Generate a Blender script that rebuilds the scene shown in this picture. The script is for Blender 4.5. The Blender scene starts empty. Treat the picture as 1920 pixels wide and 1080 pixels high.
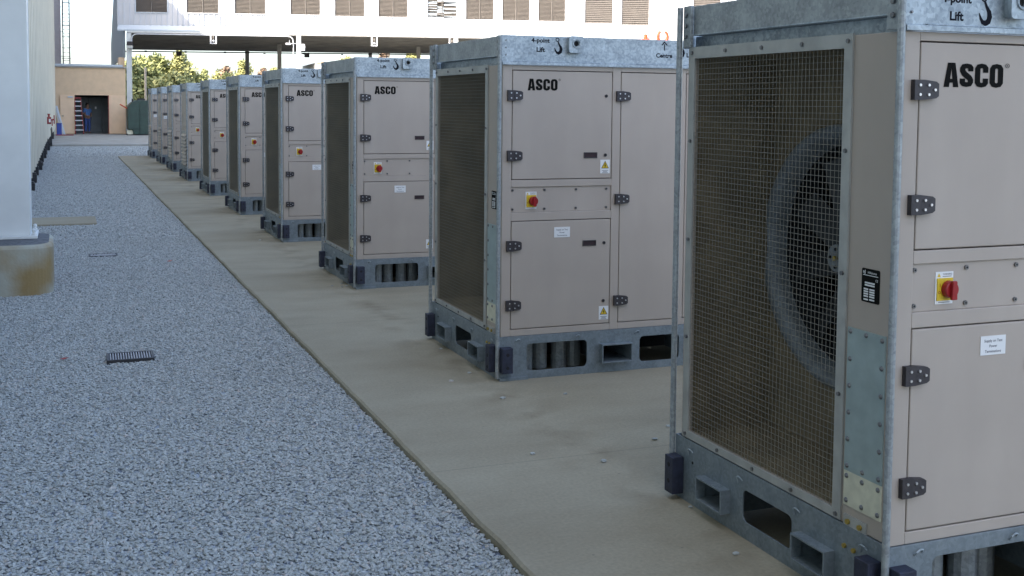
import bpy, math, random
from mathutils import Vector, Matrix
from mathutils.geometry import tessellate_polygon
R = math.radians
random.seed(7)
scn = bpy.context.scene
COL = scn.collection

# ------------------------------------------------------------ camera, sky, sun
cd = bpy.data.cameras.new('camera'); cam = bpy.data.objects.new('camera', cd); COL.objects.link(cam)
cd.sensor_width = 36.0; cd.lens = 39.78; cd.shift_y = -0.1088; cd.clip_start = 0.05; cd.clip_end = 3000
_F = Vector((0.36704756, 0.92809729, -0.06254205)); _R = Vector((0.93008906, -0.36722098, 0.00911581)); _U = Vector((0.0145064, 0.06151561, 0.9980007))
m = Matrix((_R, _U, -_F)).transposed().to_4x4(); m.translation = (0, 0, 1.9)
cam.matrix_world = m
scn.camera = cam

SUN_DIR = Vector((1.0, 0.75, -1.0)).normalized()      # travelling direction of the light
w = bpy.data.worlds.new('World'); scn.world = w; w.use_nodes = True
nt = w.node_tree
sky = nt.nodes.new('ShaderNodeTexSky'); sky.sky_type = 'NISHITA'; sky.sun_disc = False
sky.sun_elevation = math.asin(-SUN_DIR.z); sky.sun_rotation = math.atan2(-SUN_DIR.x, -SUN_DIR.y)
sky.air_density = 0.8; sky.dust_density = 3.0; sky.ozone_density = 0.3
bg = nt.nodes['Background']; bg.inputs['Strength'].default_value = 0.15
nt.links.new(sky.outputs[0], bg.inputs['Color'])
sl = bpy.data.lights.new('sun', 'SUN'); so = bpy.data.objects.new('sun', sl); COL.objects.link(so)
sl.energy = 2.0; sl.angle = R(0.53); sl.color = (1.0, 0.93, 0.82)
so.rotation_euler = SUN_DIR.to_track_quat('-Z', 'Y').to_euler(); so.location = (-20, -20, 40)
scn.view_settings.view_transform = 'Standard'; scn.view_settings.look = 'None'
scn.view_settings.gamma = 1; scn.view_settings.use_curve_mapping = False
scn.view_settings.exposure = 2.25

# ------------------------------------------------------------ materials
def mat(name, col, rough=0.6, metal=0.0, var=0.0, scale=4.0, bump=0.0, bscale=60.0, col2=None, detail=6.0, spec=0.5, stops=(0.35, 0.65), stretch=None, extra=None):
    mt = bpy.data.materials.new(name); mt.use_nodes = True
    n = mt.node_tree.nodes; l = mt.node_tree.links
    b = n['Principled BSDF']
    b.inputs['Base Color'].default_value = (*col, 1); b.inputs['Roughness'].default_value = rough
    b.inputs['Metallic'].default_value = metal; b.inputs['Specular IOR Level'].default_value = spec
    tc = n.new('ShaderNodeTexCoord'); vec = tc.outputs['Object']
    if stretch:
        mp = n.new('ShaderNodeMapping'); mp.inputs['Scale'].default_value = stretch
        l.new(vec, mp.inputs['Vector']); vec = mp.outputs[0]
    if var or col2:
        nz = n.new('ShaderNodeTexNoise'); nz.inputs['Scale'].default_value = scale; nz.inputs['Detail'].default_value = detail
        l.new(vec, nz.inputs['Vector'])
        cr = n.new('ShaderNodeValToRGB'); cr.color_ramp.elements[0].position = stops[0]; cr.color_ramp.elements[1].position = stops[1]
        c2 = col2 if col2 else tuple(c*(1-var) for c in col)
        c1 = col if col2 else tuple(min(1, c*(1+var)) for c in col)
        cr.color_ramp.elements[0].color = (*c2, 1); cr.color_ramp.elements[1].color = (*c1, 1)
        l.new(nz.outputs['Fac'], cr.inputs['Fac']); l.new(cr.outputs[0], b.inputs['Base Color'])
        rr = n.new('ShaderNodeMapRange'); rr.inputs['To Min'].default_value = max(0, rough-0.08); rr.inputs['To Max'].default_value = min(1, rough+0.1)
        l.new(nz.outputs['Fac'], rr.inputs['Value']); l.new(rr.outputs[0], b.inputs['Roughness'])
    if bump:
        bz = n.new('ShaderNodeTexNoise'); bz.inputs['Scale'].default_value = bscale; bz.inputs['Detail'].default_value = 4
        l.new(tc.outputs['Object'], bz.inputs['Vector'])
        bp = n.new('ShaderNodeBump'); bp.inputs['Strength'].default_value = bump; bp.inputs['Distance'].default_value = 0.01
        l.new(bz.outputs['Fac'], bp.inputs['Height']); l.new(bp.outputs[0], b.inputs['Normal'])
    if extra: extra(mt, n, l, b, tc)
    return mt

def spangle(base, dark):
    """galvanised steel: crystal spangle over soft cloudy oxide"""
    def f(mt, n, l, b, tc):
        v = n.new('ShaderNodeTexVoronoi'); v.inputs['Scale'].default_value = 75; l.new(tc.outputs['Object'], v.inputs['Vector'])
        nz = n.new('ShaderNodeTexNoise'); nz.inputs['Scale'].default_value = 9; nz.inputs['Detail'].default_value = 8; nz.inputs['Roughness'].default_value = 0.65
        l.new(tc.outputs['Object'], nz.inputs['Vector'])
        bw = n.new('ShaderNodeSeparateColor'); l.new(v.outputs['Color'], bw.inputs[0])
        mx = n.new('ShaderNodeMath'); mx.operation = 'MULTIPLY_ADD'; mx.inputs[1].default_value = 0.28; l.new(bw.outputs[0], mx.inputs[0]); l.new(nz.outputs['Fac'], mx.inputs[2])
        cr = n.new('ShaderNodeValToRGB'); cr.color_ramp.elements[0].position = 0.42; cr.color_ramp.elements[1].position = 0.88
        cr.color_ramp.elements[0].color = (*dark, 1); cr.color_ramp.elements[1].color = (*base, 1)
        l.new(mx.outputs[0], cr.inputs['Fac']); l.new(cr.outputs[0], b.inputs['Base Color'])
        rr = n.new('ShaderNodeMapRange'); rr.inputs['To Min'].default_value = 0.55; rr.inputs['To Max'].default_value = 0.38
        l.new(mx.outputs[0], rr.inputs['Value']); l.new(rr.outputs[0], b.inputs['Roughness'])
    return f

def dusty(col, dust):
    """powder-coated sheet: faint mottling, vertical rain streaks, dust low down"""
    def f(mt, n, l, b, tc):
        n1 = n.new('ShaderNodeTexNoise'); n1.inputs['Scale'].default_value = 2.2; n1.inputs['Detail'].default_value = 7
        mp = n.new('ShaderNodeMapping'); mp.inputs['Scale'].default_value = (3.5, 3.5, 0.9); l.new(tc.outputs['Object'], mp.inputs['Vector'])
        n2 = n.new('ShaderNodeTexNoise'); n2.inputs['Scale'].default_value = 1.0; n2.inputs['Detail'].default_value = 5; l.new(mp.outputs[0], n2.inputs['Vector'])
        l.new(tc.outputs['Object'], n1.inputs['Vector'])
        a = n.new('ShaderNodeMath'); a.operation = 'MULTIPLY'; l.new(n1.outputs['Fac'], a.inputs[0]); l.new(n2.outputs['Fac'], a.inputs[1])
        cr = n.new('ShaderNodeValToRGB'); cr.color_ramp.elements[0].position = 0.13; cr.color_ramp.elements[1].position = 0.42
        cr.color_ramp.elements[0].color = (*dust, 1); cr.color_ramp.elements[1].color = (*col, 1)
        l.new(a.outputs[0], cr.inputs['Fac']); l.new(cr.outputs[0], b.inputs['Base Color'])
    return f

M = {}
M['paint'] = mat('beige powder coat', (.43, .37, .31), 0.5, bump=0.05, bscale=400, spec=.35, extra=dusty((.435, .375, .315), (.385, .33, .276)))
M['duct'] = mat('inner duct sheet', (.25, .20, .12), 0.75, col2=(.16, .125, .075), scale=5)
M['galv'] = mat('galvanised steel', (.4, .45, .48), 0.45, metal=0.35, extra=spangle((.44, .50, .53), (.22, .26, .285)))
M['galv_old'] = mat('weathered galvanised', (.36, .38, .38), 0.5, metal=0.35, extra=spangle((.37, .40, .40), (.22, .24, .245)))
M['base_galv'] = mat('base frame galvanised', (.22, .26, .29), 0.5, metal=0.3, extra=spangle((.235, .275, .295), (.155, .185, .20)))
M['wire'] = mat('mesh wire', (.235, .225, .19), 0.55, metal=0.2)
M['guardframe'] = mat('guard frame', (.36, .36, .33), 0.55, metal=0.1, var=.12, scale=9)
M['dark'] = mat('dark void', (.015, .015, .016), 0.9)
M['rubber'] = mat('black rubber', (.018, .022, .042), 0.6, var=.3, scale=30, bump=.2, bscale=80)
M['seal'] = mat('door seal', (.035, .018, .02), 0.8)
M['hinge'] = mat('hinge plastic', (.035, .03, .032), 0.5, var=.2, scale=60)
M['rivet'] = mat('bright rivet', (.7, .7, .7), 0.3, metal=.8)
M['steelbolt'] = mat('zinc bolt', (.20, .20, .20), 0.35, metal=.8)
M['brass'] = mat('yellow passivated bolt', (.45, .33, .08), 0.35, metal=.7)
M['ink'] = mat('black ink', (.008, .008, .007), 0.9, spec=.1)
M['inkblue'] = mat('stencil ink', (.012, .013, .018), 0.9, spec=.1)
M['label'] = mat('white sticker', (.72, .72, .70), 0.4)
M['labelink'] = mat('grey print', (.06, .06, .07), 0.6)
M['yellow'] = mat('warning yellow', (.62, .43, .02), 0.45)
M['red'] = mat('red plastic', (.30, .012, .015), 0.3)
M['cream'] = mat('cream plate', (.60, .58, .44), 0.5, var=.1, scale=20)
M['plate'] = mat('blue grey plate', (.33, .40, .385), 0.45, metal=.3, var=.1, scale=10)
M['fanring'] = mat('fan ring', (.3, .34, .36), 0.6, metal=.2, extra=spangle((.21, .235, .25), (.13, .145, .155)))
M['fanblade'] = mat('fan blade', (.03, .032, .035), 0.5, metal=.3)

def conc(mt, n, l, b, tc):
    n1 = n.new('ShaderNodeTexNoise'); n1.inputs['Scale'].default_value = 0.9; n1.inputs['Detail'].default_value = 9; n1.inputs['Roughness'].default_value = .62
    n2 = n.new('ShaderNodeTexNoise'); n2.inputs['Scale'].default_value = 55; n2.inputs['Detail'].default_value = 4
    mp = n.new('ShaderNodeMapping'); mp.inputs['Scale'].default_value = (1, 1.8, 1); l.new(tc.outputs['Object'], mp.inputs['Vector'])
    l.new(mp.outputs[0], n1.inputs['Vector']); l.new(tc.outputs['Object'], n2.inputs['Vector'])
    cr = n.new('ShaderNodeValToRGB'); e = cr.color_ramp.elements
    e[0].position = .30; e[0].color = (.26, .225, .155, 1); e[1].position = .70; e[1].color = (.335, .30, .215, 1)
    k = e.new(.5); k.color = (.30, .265, .187, 1)
    l.new(n1.outputs['Fac'], cr.inputs['Fac'])
    mx = n.new('ShaderNodeMix'); mx.data_type = 'RGBA'; mx.blend_type = 'OVERLAY'; mx.inputs[0].default_value = .22
    l.new(cr.outputs[0], mx.inputs[6]); l.new(n2.outputs['Fac'], mx.inputs[7])
    # rust-brown run-off stains beside the row of skids (at the foot of each skid)
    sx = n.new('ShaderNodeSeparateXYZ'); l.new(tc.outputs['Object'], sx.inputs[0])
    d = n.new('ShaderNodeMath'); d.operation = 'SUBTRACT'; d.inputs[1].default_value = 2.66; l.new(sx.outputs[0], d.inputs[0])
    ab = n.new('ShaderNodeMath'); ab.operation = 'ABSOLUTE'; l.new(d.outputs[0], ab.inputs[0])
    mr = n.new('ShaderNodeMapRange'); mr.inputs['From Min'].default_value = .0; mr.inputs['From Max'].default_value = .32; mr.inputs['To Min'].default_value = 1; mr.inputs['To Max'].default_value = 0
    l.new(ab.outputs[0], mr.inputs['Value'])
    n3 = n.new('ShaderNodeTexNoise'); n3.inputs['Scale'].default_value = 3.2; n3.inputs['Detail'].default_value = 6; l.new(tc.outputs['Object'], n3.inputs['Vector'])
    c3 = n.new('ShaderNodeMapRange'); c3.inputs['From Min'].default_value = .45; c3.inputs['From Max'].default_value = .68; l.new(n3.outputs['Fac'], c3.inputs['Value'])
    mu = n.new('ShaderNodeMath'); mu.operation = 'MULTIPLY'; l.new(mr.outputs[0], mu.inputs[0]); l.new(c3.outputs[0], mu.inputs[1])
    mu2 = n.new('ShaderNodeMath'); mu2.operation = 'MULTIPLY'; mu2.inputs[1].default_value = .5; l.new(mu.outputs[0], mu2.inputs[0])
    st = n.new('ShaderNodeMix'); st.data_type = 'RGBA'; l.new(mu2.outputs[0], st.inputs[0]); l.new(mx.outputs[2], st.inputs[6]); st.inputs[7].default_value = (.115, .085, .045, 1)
    j1 = n.new('ShaderNodeMath'); j1.operation = 'PINGPONG'; j1.inputs[1].default_value = 2.06
    ja = n.new('ShaderNodeMath'); ja.operation = 'ADD'; ja.inputs[1].default_value = -5.5+41.2; l.new(sx.outputs[1], ja.inputs[0]); l.new(ja.outputs[0], j1.inputs[0])
    j2 = n.new('ShaderNodeMath'); j2.operation = 'LESS_THAN'; j2.inputs[1].default_value = .006; l.new(j1.outputs[0], j2.inputs[0])
    j3 = n.new('ShaderNodeMath'); j3.operation = 'MULTIPLY'; j3.inputs[1].default_value = .2; l.new(j2.outputs[0], j3.inputs[0])
    jm = n.new('ShaderNodeMix'); jm.data_type = 'RGBA'; l.new(j3.outputs[0], jm.inputs[0]); l.new(st.outputs[2], jm.inputs[6]); jm.inputs[7].default_value = (.05, .045, .035, 1)
    # small dark specks and grit
    vs_ = n.new('ShaderNodeTexVoronoi'); vs_.inputs['Scale'].default_value = 7; l.new(tc.outputs['Object'], vs_.inputs['Vector'])
    v1 = n.new('ShaderNodeMath'); v1.operation = 'LESS_THAN'; v1.inputs[1].default_value = .045; l.new(vs_.outputs['Distance'], v1.inputs[0])
    v2 = n.new('ShaderNodeMath'); v2.operation = 'MULTIPLY'; v2.inputs[1].default_value = .35; l.new(v1.outputs[0], v2.inputs[0])
    vm = n.new('ShaderNodeMix'); vm.data_type = 'RGBA'; l.new(v2.outputs[0], vm.inputs[0]); l.new(jm.outputs[2], vm.inputs[6]); vm.inputs[7].default_value = (.08, .07, .055, 1)
    l.new(vm.outputs[2], b.inputs['Base Color'])
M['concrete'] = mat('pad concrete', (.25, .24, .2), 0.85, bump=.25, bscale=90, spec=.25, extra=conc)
M['apron'] = mat('apron concrete', (.36, .35, .31), 0.9, col2=(.27, .26, .225), scale=1.5, bump=.2)
M['pier'] = mat('pier concrete', (.36, .355, .29), 0.85, col2=(.27, .19, .08), scale=1.5, bump=.3, bscale=40, stops=(.40, .58), detail=4)
M['grout'] = mat('grout', (.10, .105, .11), 0.9, var=.4, scale=25)  # pier top colour, with the shade on it painted in
M['white'] = mat('white structural paint', (.64, .655, .63), 0.45, var=.05, scale=3)
M['siding'] = mat('cream wall sheeting', (.58, .54, .43), 0.5, var=.06, scale=1.2)
M['facade'] = mat('white wall sheeting', (.54, .55, .565), 0.5, var=.03, scale=2)
M['bluegrey'] = mat('blue grey sheeting', (.25, .29, .31), 0.5, var=.05, scale=2)
M['trim'] = mat('pale trim', (.50, .55, .58), 0.4)
M['farwall'] = mat('far wall sheeting', (.46, .42, .40), 0.6, var=.05)
M['ladderpaint'] = mat('ladder grey', (.07, .07, .075), 0.6)
M['louvre'] = mat('tan louvre', (.145, .128, .11), 0.55, var=.05, scale=4)
M['soffit'] = mat('canopy sheeting', (.19, .18, .16), 0.7, var=.15, scale=1.0)
M['post'] = mat('galvanised post', (.30, .29, .26), 0.6, var=.1, scale=5)
M['tan'] = mat('tan block wall', (.68, .49, .31), 0.8, var=.05, scale=3, bump=.15)
M['tandoor'] = mat('tan door', (.78, .55, .35), 0.55, var=.04, scale=3)
M['roomgrey'] = mat('grey switchgear', (.16, .18, .19), 0.6, var=.1, scale=3)
M['green'] = mat('green enamel', (.02, .048, .036), 0.45, var=.2, scale=4)
M['orange'] = mat('orange enamel', (.5, .06, .01), 0.5)
M['redpaint'] = mat('fire red', (.26, .03, .03), 0.5, var=.1, scale=8)
M['blue'] = mat('blue plastic', (.03, .06, .28), 0.5)
M['black'] = mat('black iron', (.02, .02, .022), 0.6, var=.3, scale=12)
M['grate'] = mat('drain grate iron', (.30, .30, .31), 0.6, var=.2, scale=30)
M['skin'] = mat('skin', (.30, .17, .11), 0.6)
M['shirt'] = mat('blue shirt', (.10, .22, .50), 0.8, var=.1, scale=10)
M['jeans'] = mat('denim', (.05, .09, .26), 0.85, var=.1, scale=10)
M['hair'] = mat('dark hair', (.02, .015, .012), 0.7)
M['bark'] = mat('bark', (.16, .125, .09), 0.9, var=.3, scale=8)
M['polewood'] = mat('pale pole', (.42, .36, .27), 0.8, var=.1, scale=8)
M['glass'] = mat('lamp lens', (.55, .55, .5), 0.2)
M['soil'] = mat('bare ground', (.26, .25, .22), 0.95, col2=(.15, .145, .13), scale=.4)

def leafmat(name, a, b2):
    def f(mt, n, l, b, tc):
        g = n.new('ShaderNodeNewGeometry'); nz = n.new('ShaderNodeTexNoise'); nz.inputs['Scale'].default_value = 1.1; l.new(tc.outputs['Object'], nz.inputs['Vector'])
        ad = n.new('ShaderNodeMath'); ad.operation = 'ADD'; l.new(g.outputs['Random Per Island'], ad.inputs[0]); l.new(nz.outputs['Fac'], ad.inputs[1])
        cr = n.new('ShaderNodeValToRGB'); cr.color_ramp.elements[0].position = .35; cr.color_ramp.elements[1].position = 1.2
        cr.color_ramp.elements[0].color = (*a, 1); cr.color_ramp.elements[1].color = (*b2, 1)
        l.new(ad.outputs[0], cr.inputs['Fac']); l.new(cr.outputs[0], b.inputs['Base Color'])
    return mat(name, a, .7, extra=f, spec=.2)
M['leaf'] = leafmat('pine foliage', (.15, .18, .07), (.29, .30, .12))
M['leaf2'] = leafmat('yellowing foliage', (.20, .225, .08), (.37, .36, .15))
M['leaf3'] = leafmat('sparse pinkish twigs', (.20, .13, .09), (.30, .22, .15))

def stone(mt, n, l, b, tc):
    oi = n.new('ShaderNodeObjectInfo'); cr = n.new('ShaderNodeValToRGB'); e = cr.color_ramp.elements
    e[0].position = 0; e[0].color = (.25, .265, .255, 1); e[1].position = 1; e[1].color = (.47, .485, .465, 1)
    for p_, c_ in ((.10, (.31, .325, .31, 1)), (.5, (.36, .375, .355, 1)), (.9, (.42, .435, .415, 1)), (.96, (.42, .38, .34, 1))):
        k = e.new(p_); k.color = c_
    l.new(oi.outputs['Random'], cr.inputs['Fac']); l.new(cr.outputs[0], b.inputs['Base Color'])
M['stone'] = mat('crushed stone', (.3, .33, .37), 0.8, extra=stone, spec=.3)
def bedf(mt, n, l, b, tc):
    v = n.new('ShaderNodeTexVoronoi'); v.inputs['Scale'].default_value = 34; l.new(tc.outputs['Object'], v.inputs['Vector'])
    s = n.new('ShaderNodeSeparateColor'); l.new(v.outputs['Color'], s.inputs[0])
    cr = n.new('ShaderNodeValToRGB'); e = cr.color_ramp.elements
    e[0].position = 0; e[0].color = (.09, .10, .12, 1); e[1].position = 1; e[1].color = (.42, .46, .50, 1)
    k = e.new(.35); k.color = (.25, .28, .315, 1)
    l.new(s.outputs[0], cr.inputs['Fac']); l.new(cr.outputs[0], b.inputs['Base Color'])
    bp = n.new('ShaderNodeBump'); bp.inputs['Strength'].default_value = 1; bp.inputs['Distance'].default_value = .012; bp.invert = True
    l.new(v.outputs['Distance'], bp.inputs['Height']); l.new(bp.outputs[0], b.inputs['Normal'])
M['bed'] = mat('gravel bed', (.2, .22, .25), 0.9, extra=bedf, spec=.2)

# ------------------------------------------------------------ mesh helpers
class MB:
    def __init__(s): s.v = []; s.f = []; s.mi = []; s.mats = []
    def mid(s, m):
        m = M[m]
        if m not in s.mats: s.mats.append(m)
        return s.mats.index(m)
    def add(s, vs, fs, m):
        k = len(s.v); i = s.mid(m); s.v += [tuple(q) for q in vs]
        for f in fs: s.f.append(tuple(k+a for a in f)); s.mi.append(i)
        return s
    def box(s, x0, x1, y0, y1, z0, z1, m, mx=None):
        vs = [(x, y, z) for x in (x0, x1) for y in (y0, y1) for z in (z0, z1)]
        if mx is not None: vs = [mx @ Vector(q) for q in vs]
        return s.add(vs, [(0, 1, 3, 2), (4, 6, 7, 5), (0, 4, 5, 1), (2, 3, 7, 6), (0, 2, 6, 4), (1, 5, 7, 3)], m)
    def cyl(s, p0, p1, r, m, n=8, r1=None, caps=True):
        p0 = Vector(p0); p1 = Vector(p1); d = (p1-p0).normalized()
        a = d.orthogonal().normalized(); b = d.cross(a); r1 = r if r1 is None else r1
        vs = []
        for k in range(n):
            t = 2*math.pi*k/n; o = a*math.cos(t)+b*math.sin(t); vs += [p0+o*r, p1+o*r1]
        fs = [(2*k, 2*((k+1) % n), 2*((k+1) % n)+1, 2*k+1) for k in range(n)]
        if caps: fs += [tuple(2*k for k in range(n))[::-1], tuple(2*k+1 for k in range(n))]
        return s.add(vs, fs, m)
    def tube(s, pts, r, m, n=6):
        pts = [Vector(q) for q in pts]; vs = []; prev = None
        for i, q in enumerate(pts):
            d = (pts[min(i+1, len(pts)-1)]-pts[max(i-1, 0)]).normalized()
            a = d.orthogonal().normalized() if prev is None else (prev-d*prev.dot(d)).normalized()
            prev = a; b = d.cross(a)
            vs += [q+(a*math.cos(2*math.pi*k/n)+b*math.sin(2*math.pi*k/n))*r for k in range(n)]
        fs = [(i*n+k, i*n+(k+1) % n, (i+1)*n+(k+1) % n, (i+1)*n+k) for i in range(len(pts)-1) for k in range(n)]
        fs += [tuple(range(n))[::-1], tuple((len(pts)-1)*n+k for k in range(n))]
        return s.add(vs, fs, m)
    def plate(s, outline, holes, fn, t0, t1, m):
        """outline and holes in 2-D, fn(u, v, t) -> 3-D; extruded from t0 to t1"""
        loops = [list(outline)]+[list(h) for h in holes]
        tris = tessellate_polygon([[Vector((a, b, 0)) for a, b in lp] for lp in loops])
        flat = [q for lp in loops for q in lp]; n = len(flat)
        vs = [fn(a, b, t0) for a, b in flat]+[fn(a, b, t1) for a, b in flat]
        fs = [tuple(t) for t in tris]+[tuple(i+n for i in t[::-1]) for t in tris]
        k = 0
        for lp in loops:
            c = len(lp)
            for i in range(c): fs.append((k+i, k+(i+1) % c, k+(i+1) % c+n, k+i+n))
            k += c
        return s.add(vs, fs, m)
    def ball(s, c, r, m, n=6, half=None, sc=(1, 1, 1)):
        c = Vector(c); vs = []; rings = n
        for i in range(1, rings):
            ph = math.pi*i/rings
            for k in range(2*n):
                t = math.pi*k/n; vs.append(c+Vector((math.sin(ph)*math.cos(t)*sc[0], math.sin(ph)*math.sin(t)*sc[1], math.cos(ph)*sc[2]))*r)
        N = 2*n; fs = [(i*N+k, (i+1)*N+k, (i+1)*N+(k+1) % N, i*N+(k+1) % N) for i in range(rings-2) for k in range(N)]
        vs += [c+Vector((0, 0, r*sc[2])), c-Vector((0, 0, r*sc[2]))]; t = len(vs)-2
        fs += [(t, k, (k+1) % N) for k in range(N)]+[(t+1, (rings-2)*N+(k+1) % N, (rings-2)*N+k) for k in range(N)]
        return s.add(vs, fs, m)
    def text(s, body, x, z, h, fn, t, m, bold=0.0, sx=1.0, align='LEFT'):
        """flat lettering; fn(u, v, t) -> 3-D, cap height h"""
        cu = bpy.data.curves.new('lettering', 'FONT'); cu.body = body; cu.size = 1; cu.offset = bold; cu.align_x = align; cu.resolution_u = 3
        ob = bpy.data.objects.new('lettering', cu); COL.objects.link(ob)
        dg = bpy.context.evaluated_depsgraph_get(); me = bpy.data.meshes.new_from_object(ob.evaluated_get(dg))
        k = h/0.72
        s.add([fn(x+q.co.x*k*sx, z+q.co.y*k, t) for q in me.vertices], [tuple(p.vertices) for p in me.polygons], m)
        bpy.data.objects.remove(ob); bpy.data.curves.remove(cu); bpy.data.meshes.remove(me)
        return s
    def build(s, name, parent=None, smooth=False, bevel=0.0, loc=None):
        me = bpy.data.meshes.new(name); me.from_pydata(s.v, [], s.f)
        for mm in s.mats: me.materials.append(mm)
        me.polygons.foreach_set('material_index', s.mi)
        if smooth: me.polygons.foreach_set('use_smooth', [True]*len(me.polygons))
        me.update()
        import bmesh as _b
        bm = _b.new(); bm.from_mesh(me); _b.ops.recalc_face_normals(bm, faces=bm.faces); bm.to_mesh(me); bm.free()
        o = bpy.data.objects.new(name, me); COL.objects.link(o)
        if parent: o.parent = parent
        if loc: o.location = loc
        if bevel:
            md = o.modifiers.new('bevel', 'BEVEL'); md.width = bevel; md.segments = 2; md.limit_method = 'ANGLE'; md.angle_limit = R(50)
        return o

def tag(o, label=None, cat=None, group=None, kind=None):
    if label: o['label'] = label
    if cat: o['category'] = cat
    if group: o['group'] = group
    if kind: o['kind'] = kind
    return o
def empty(name, loc=(0, 0, 0), rz=0):
    o = bpy.data.objects.new(name, None); COL.objects.link(o); o.location = loc; o.rotation_euler = (0, 0, rz); o.empty_display_size = .1
    return o
def copy_tree(o, parent=None):
    c = o.copy(); COL.objects.link(c); c.parent = parent
    for ch in [q for q in o.children]: copy_tree(ch, c)
    return c
def rrect(x0, x1, z0, z1, r, n=4):
    pts = []
    for cx, cz, a in ((x1-r, z1-r, 0), (x0+r, z1-r, 90), (x0+r, z0+r, 180), (x1-r, z0+r, 270)):
        for k in range(n+1):
            t = R(a+90*k/n); pts.append((cx+r*math.cos(t), cz+r*math.sin(t)))
    return pts
def rect(x0, x1, z0, z1): return [(x1, z1), (x0, z1), (x0, z0), (x1, z0)]
XZ = lambda u, v, t: (u, t, v)          # plane facing -Y, t = y
YZ = lambda u, v, t: (t, u, v)          # plane facing -X, t = x
YZm = lambda u, v, t: (t, -u, v)        # lettering on a plane facing -X reads towards -Y

# ------------------------------------------------------------ ground
g = MB().box(-400, 700, -200, 900, -.6, -.16, 'soil').build('ground'); tag(g, kind='structure')
g = MB().box(-3.2, 30, -12, 52.5, -.158, -.082, 'bed').build('gravel_bed'); tag(g, kind='structure')
PADX = 1.738
pm = MB(); ys = [-8+.25*k for k in range(int(50.3/.25)+1)]; ys[-1] = 42.33
vs = []
for y in ys:
    j = random.uniform(-.006, .006); vs += [(PADX+j, y, -.157), (PADX+j, y, -.012), (PADX+j+.012, y, 0), (9.5, y, 0), (9.5, y, -.157)]
fs = [(5*i+k, 5*i+k+1, 5*i+k+6, 5*i+k+5) for i in range(len(ys)-1) for k in range(4)]
e = 5*(len(ys)-1); fs += [(e, e+1, e+2, e+3, e+4), (4, 3, 2, 1, 0)]
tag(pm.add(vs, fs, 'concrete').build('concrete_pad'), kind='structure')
a = MB().box(-6, 60, 52.5, 120, -.155, .06, 'apron'); tag(a.build('concrete_apron', bevel=.02), kind='structure')

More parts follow.
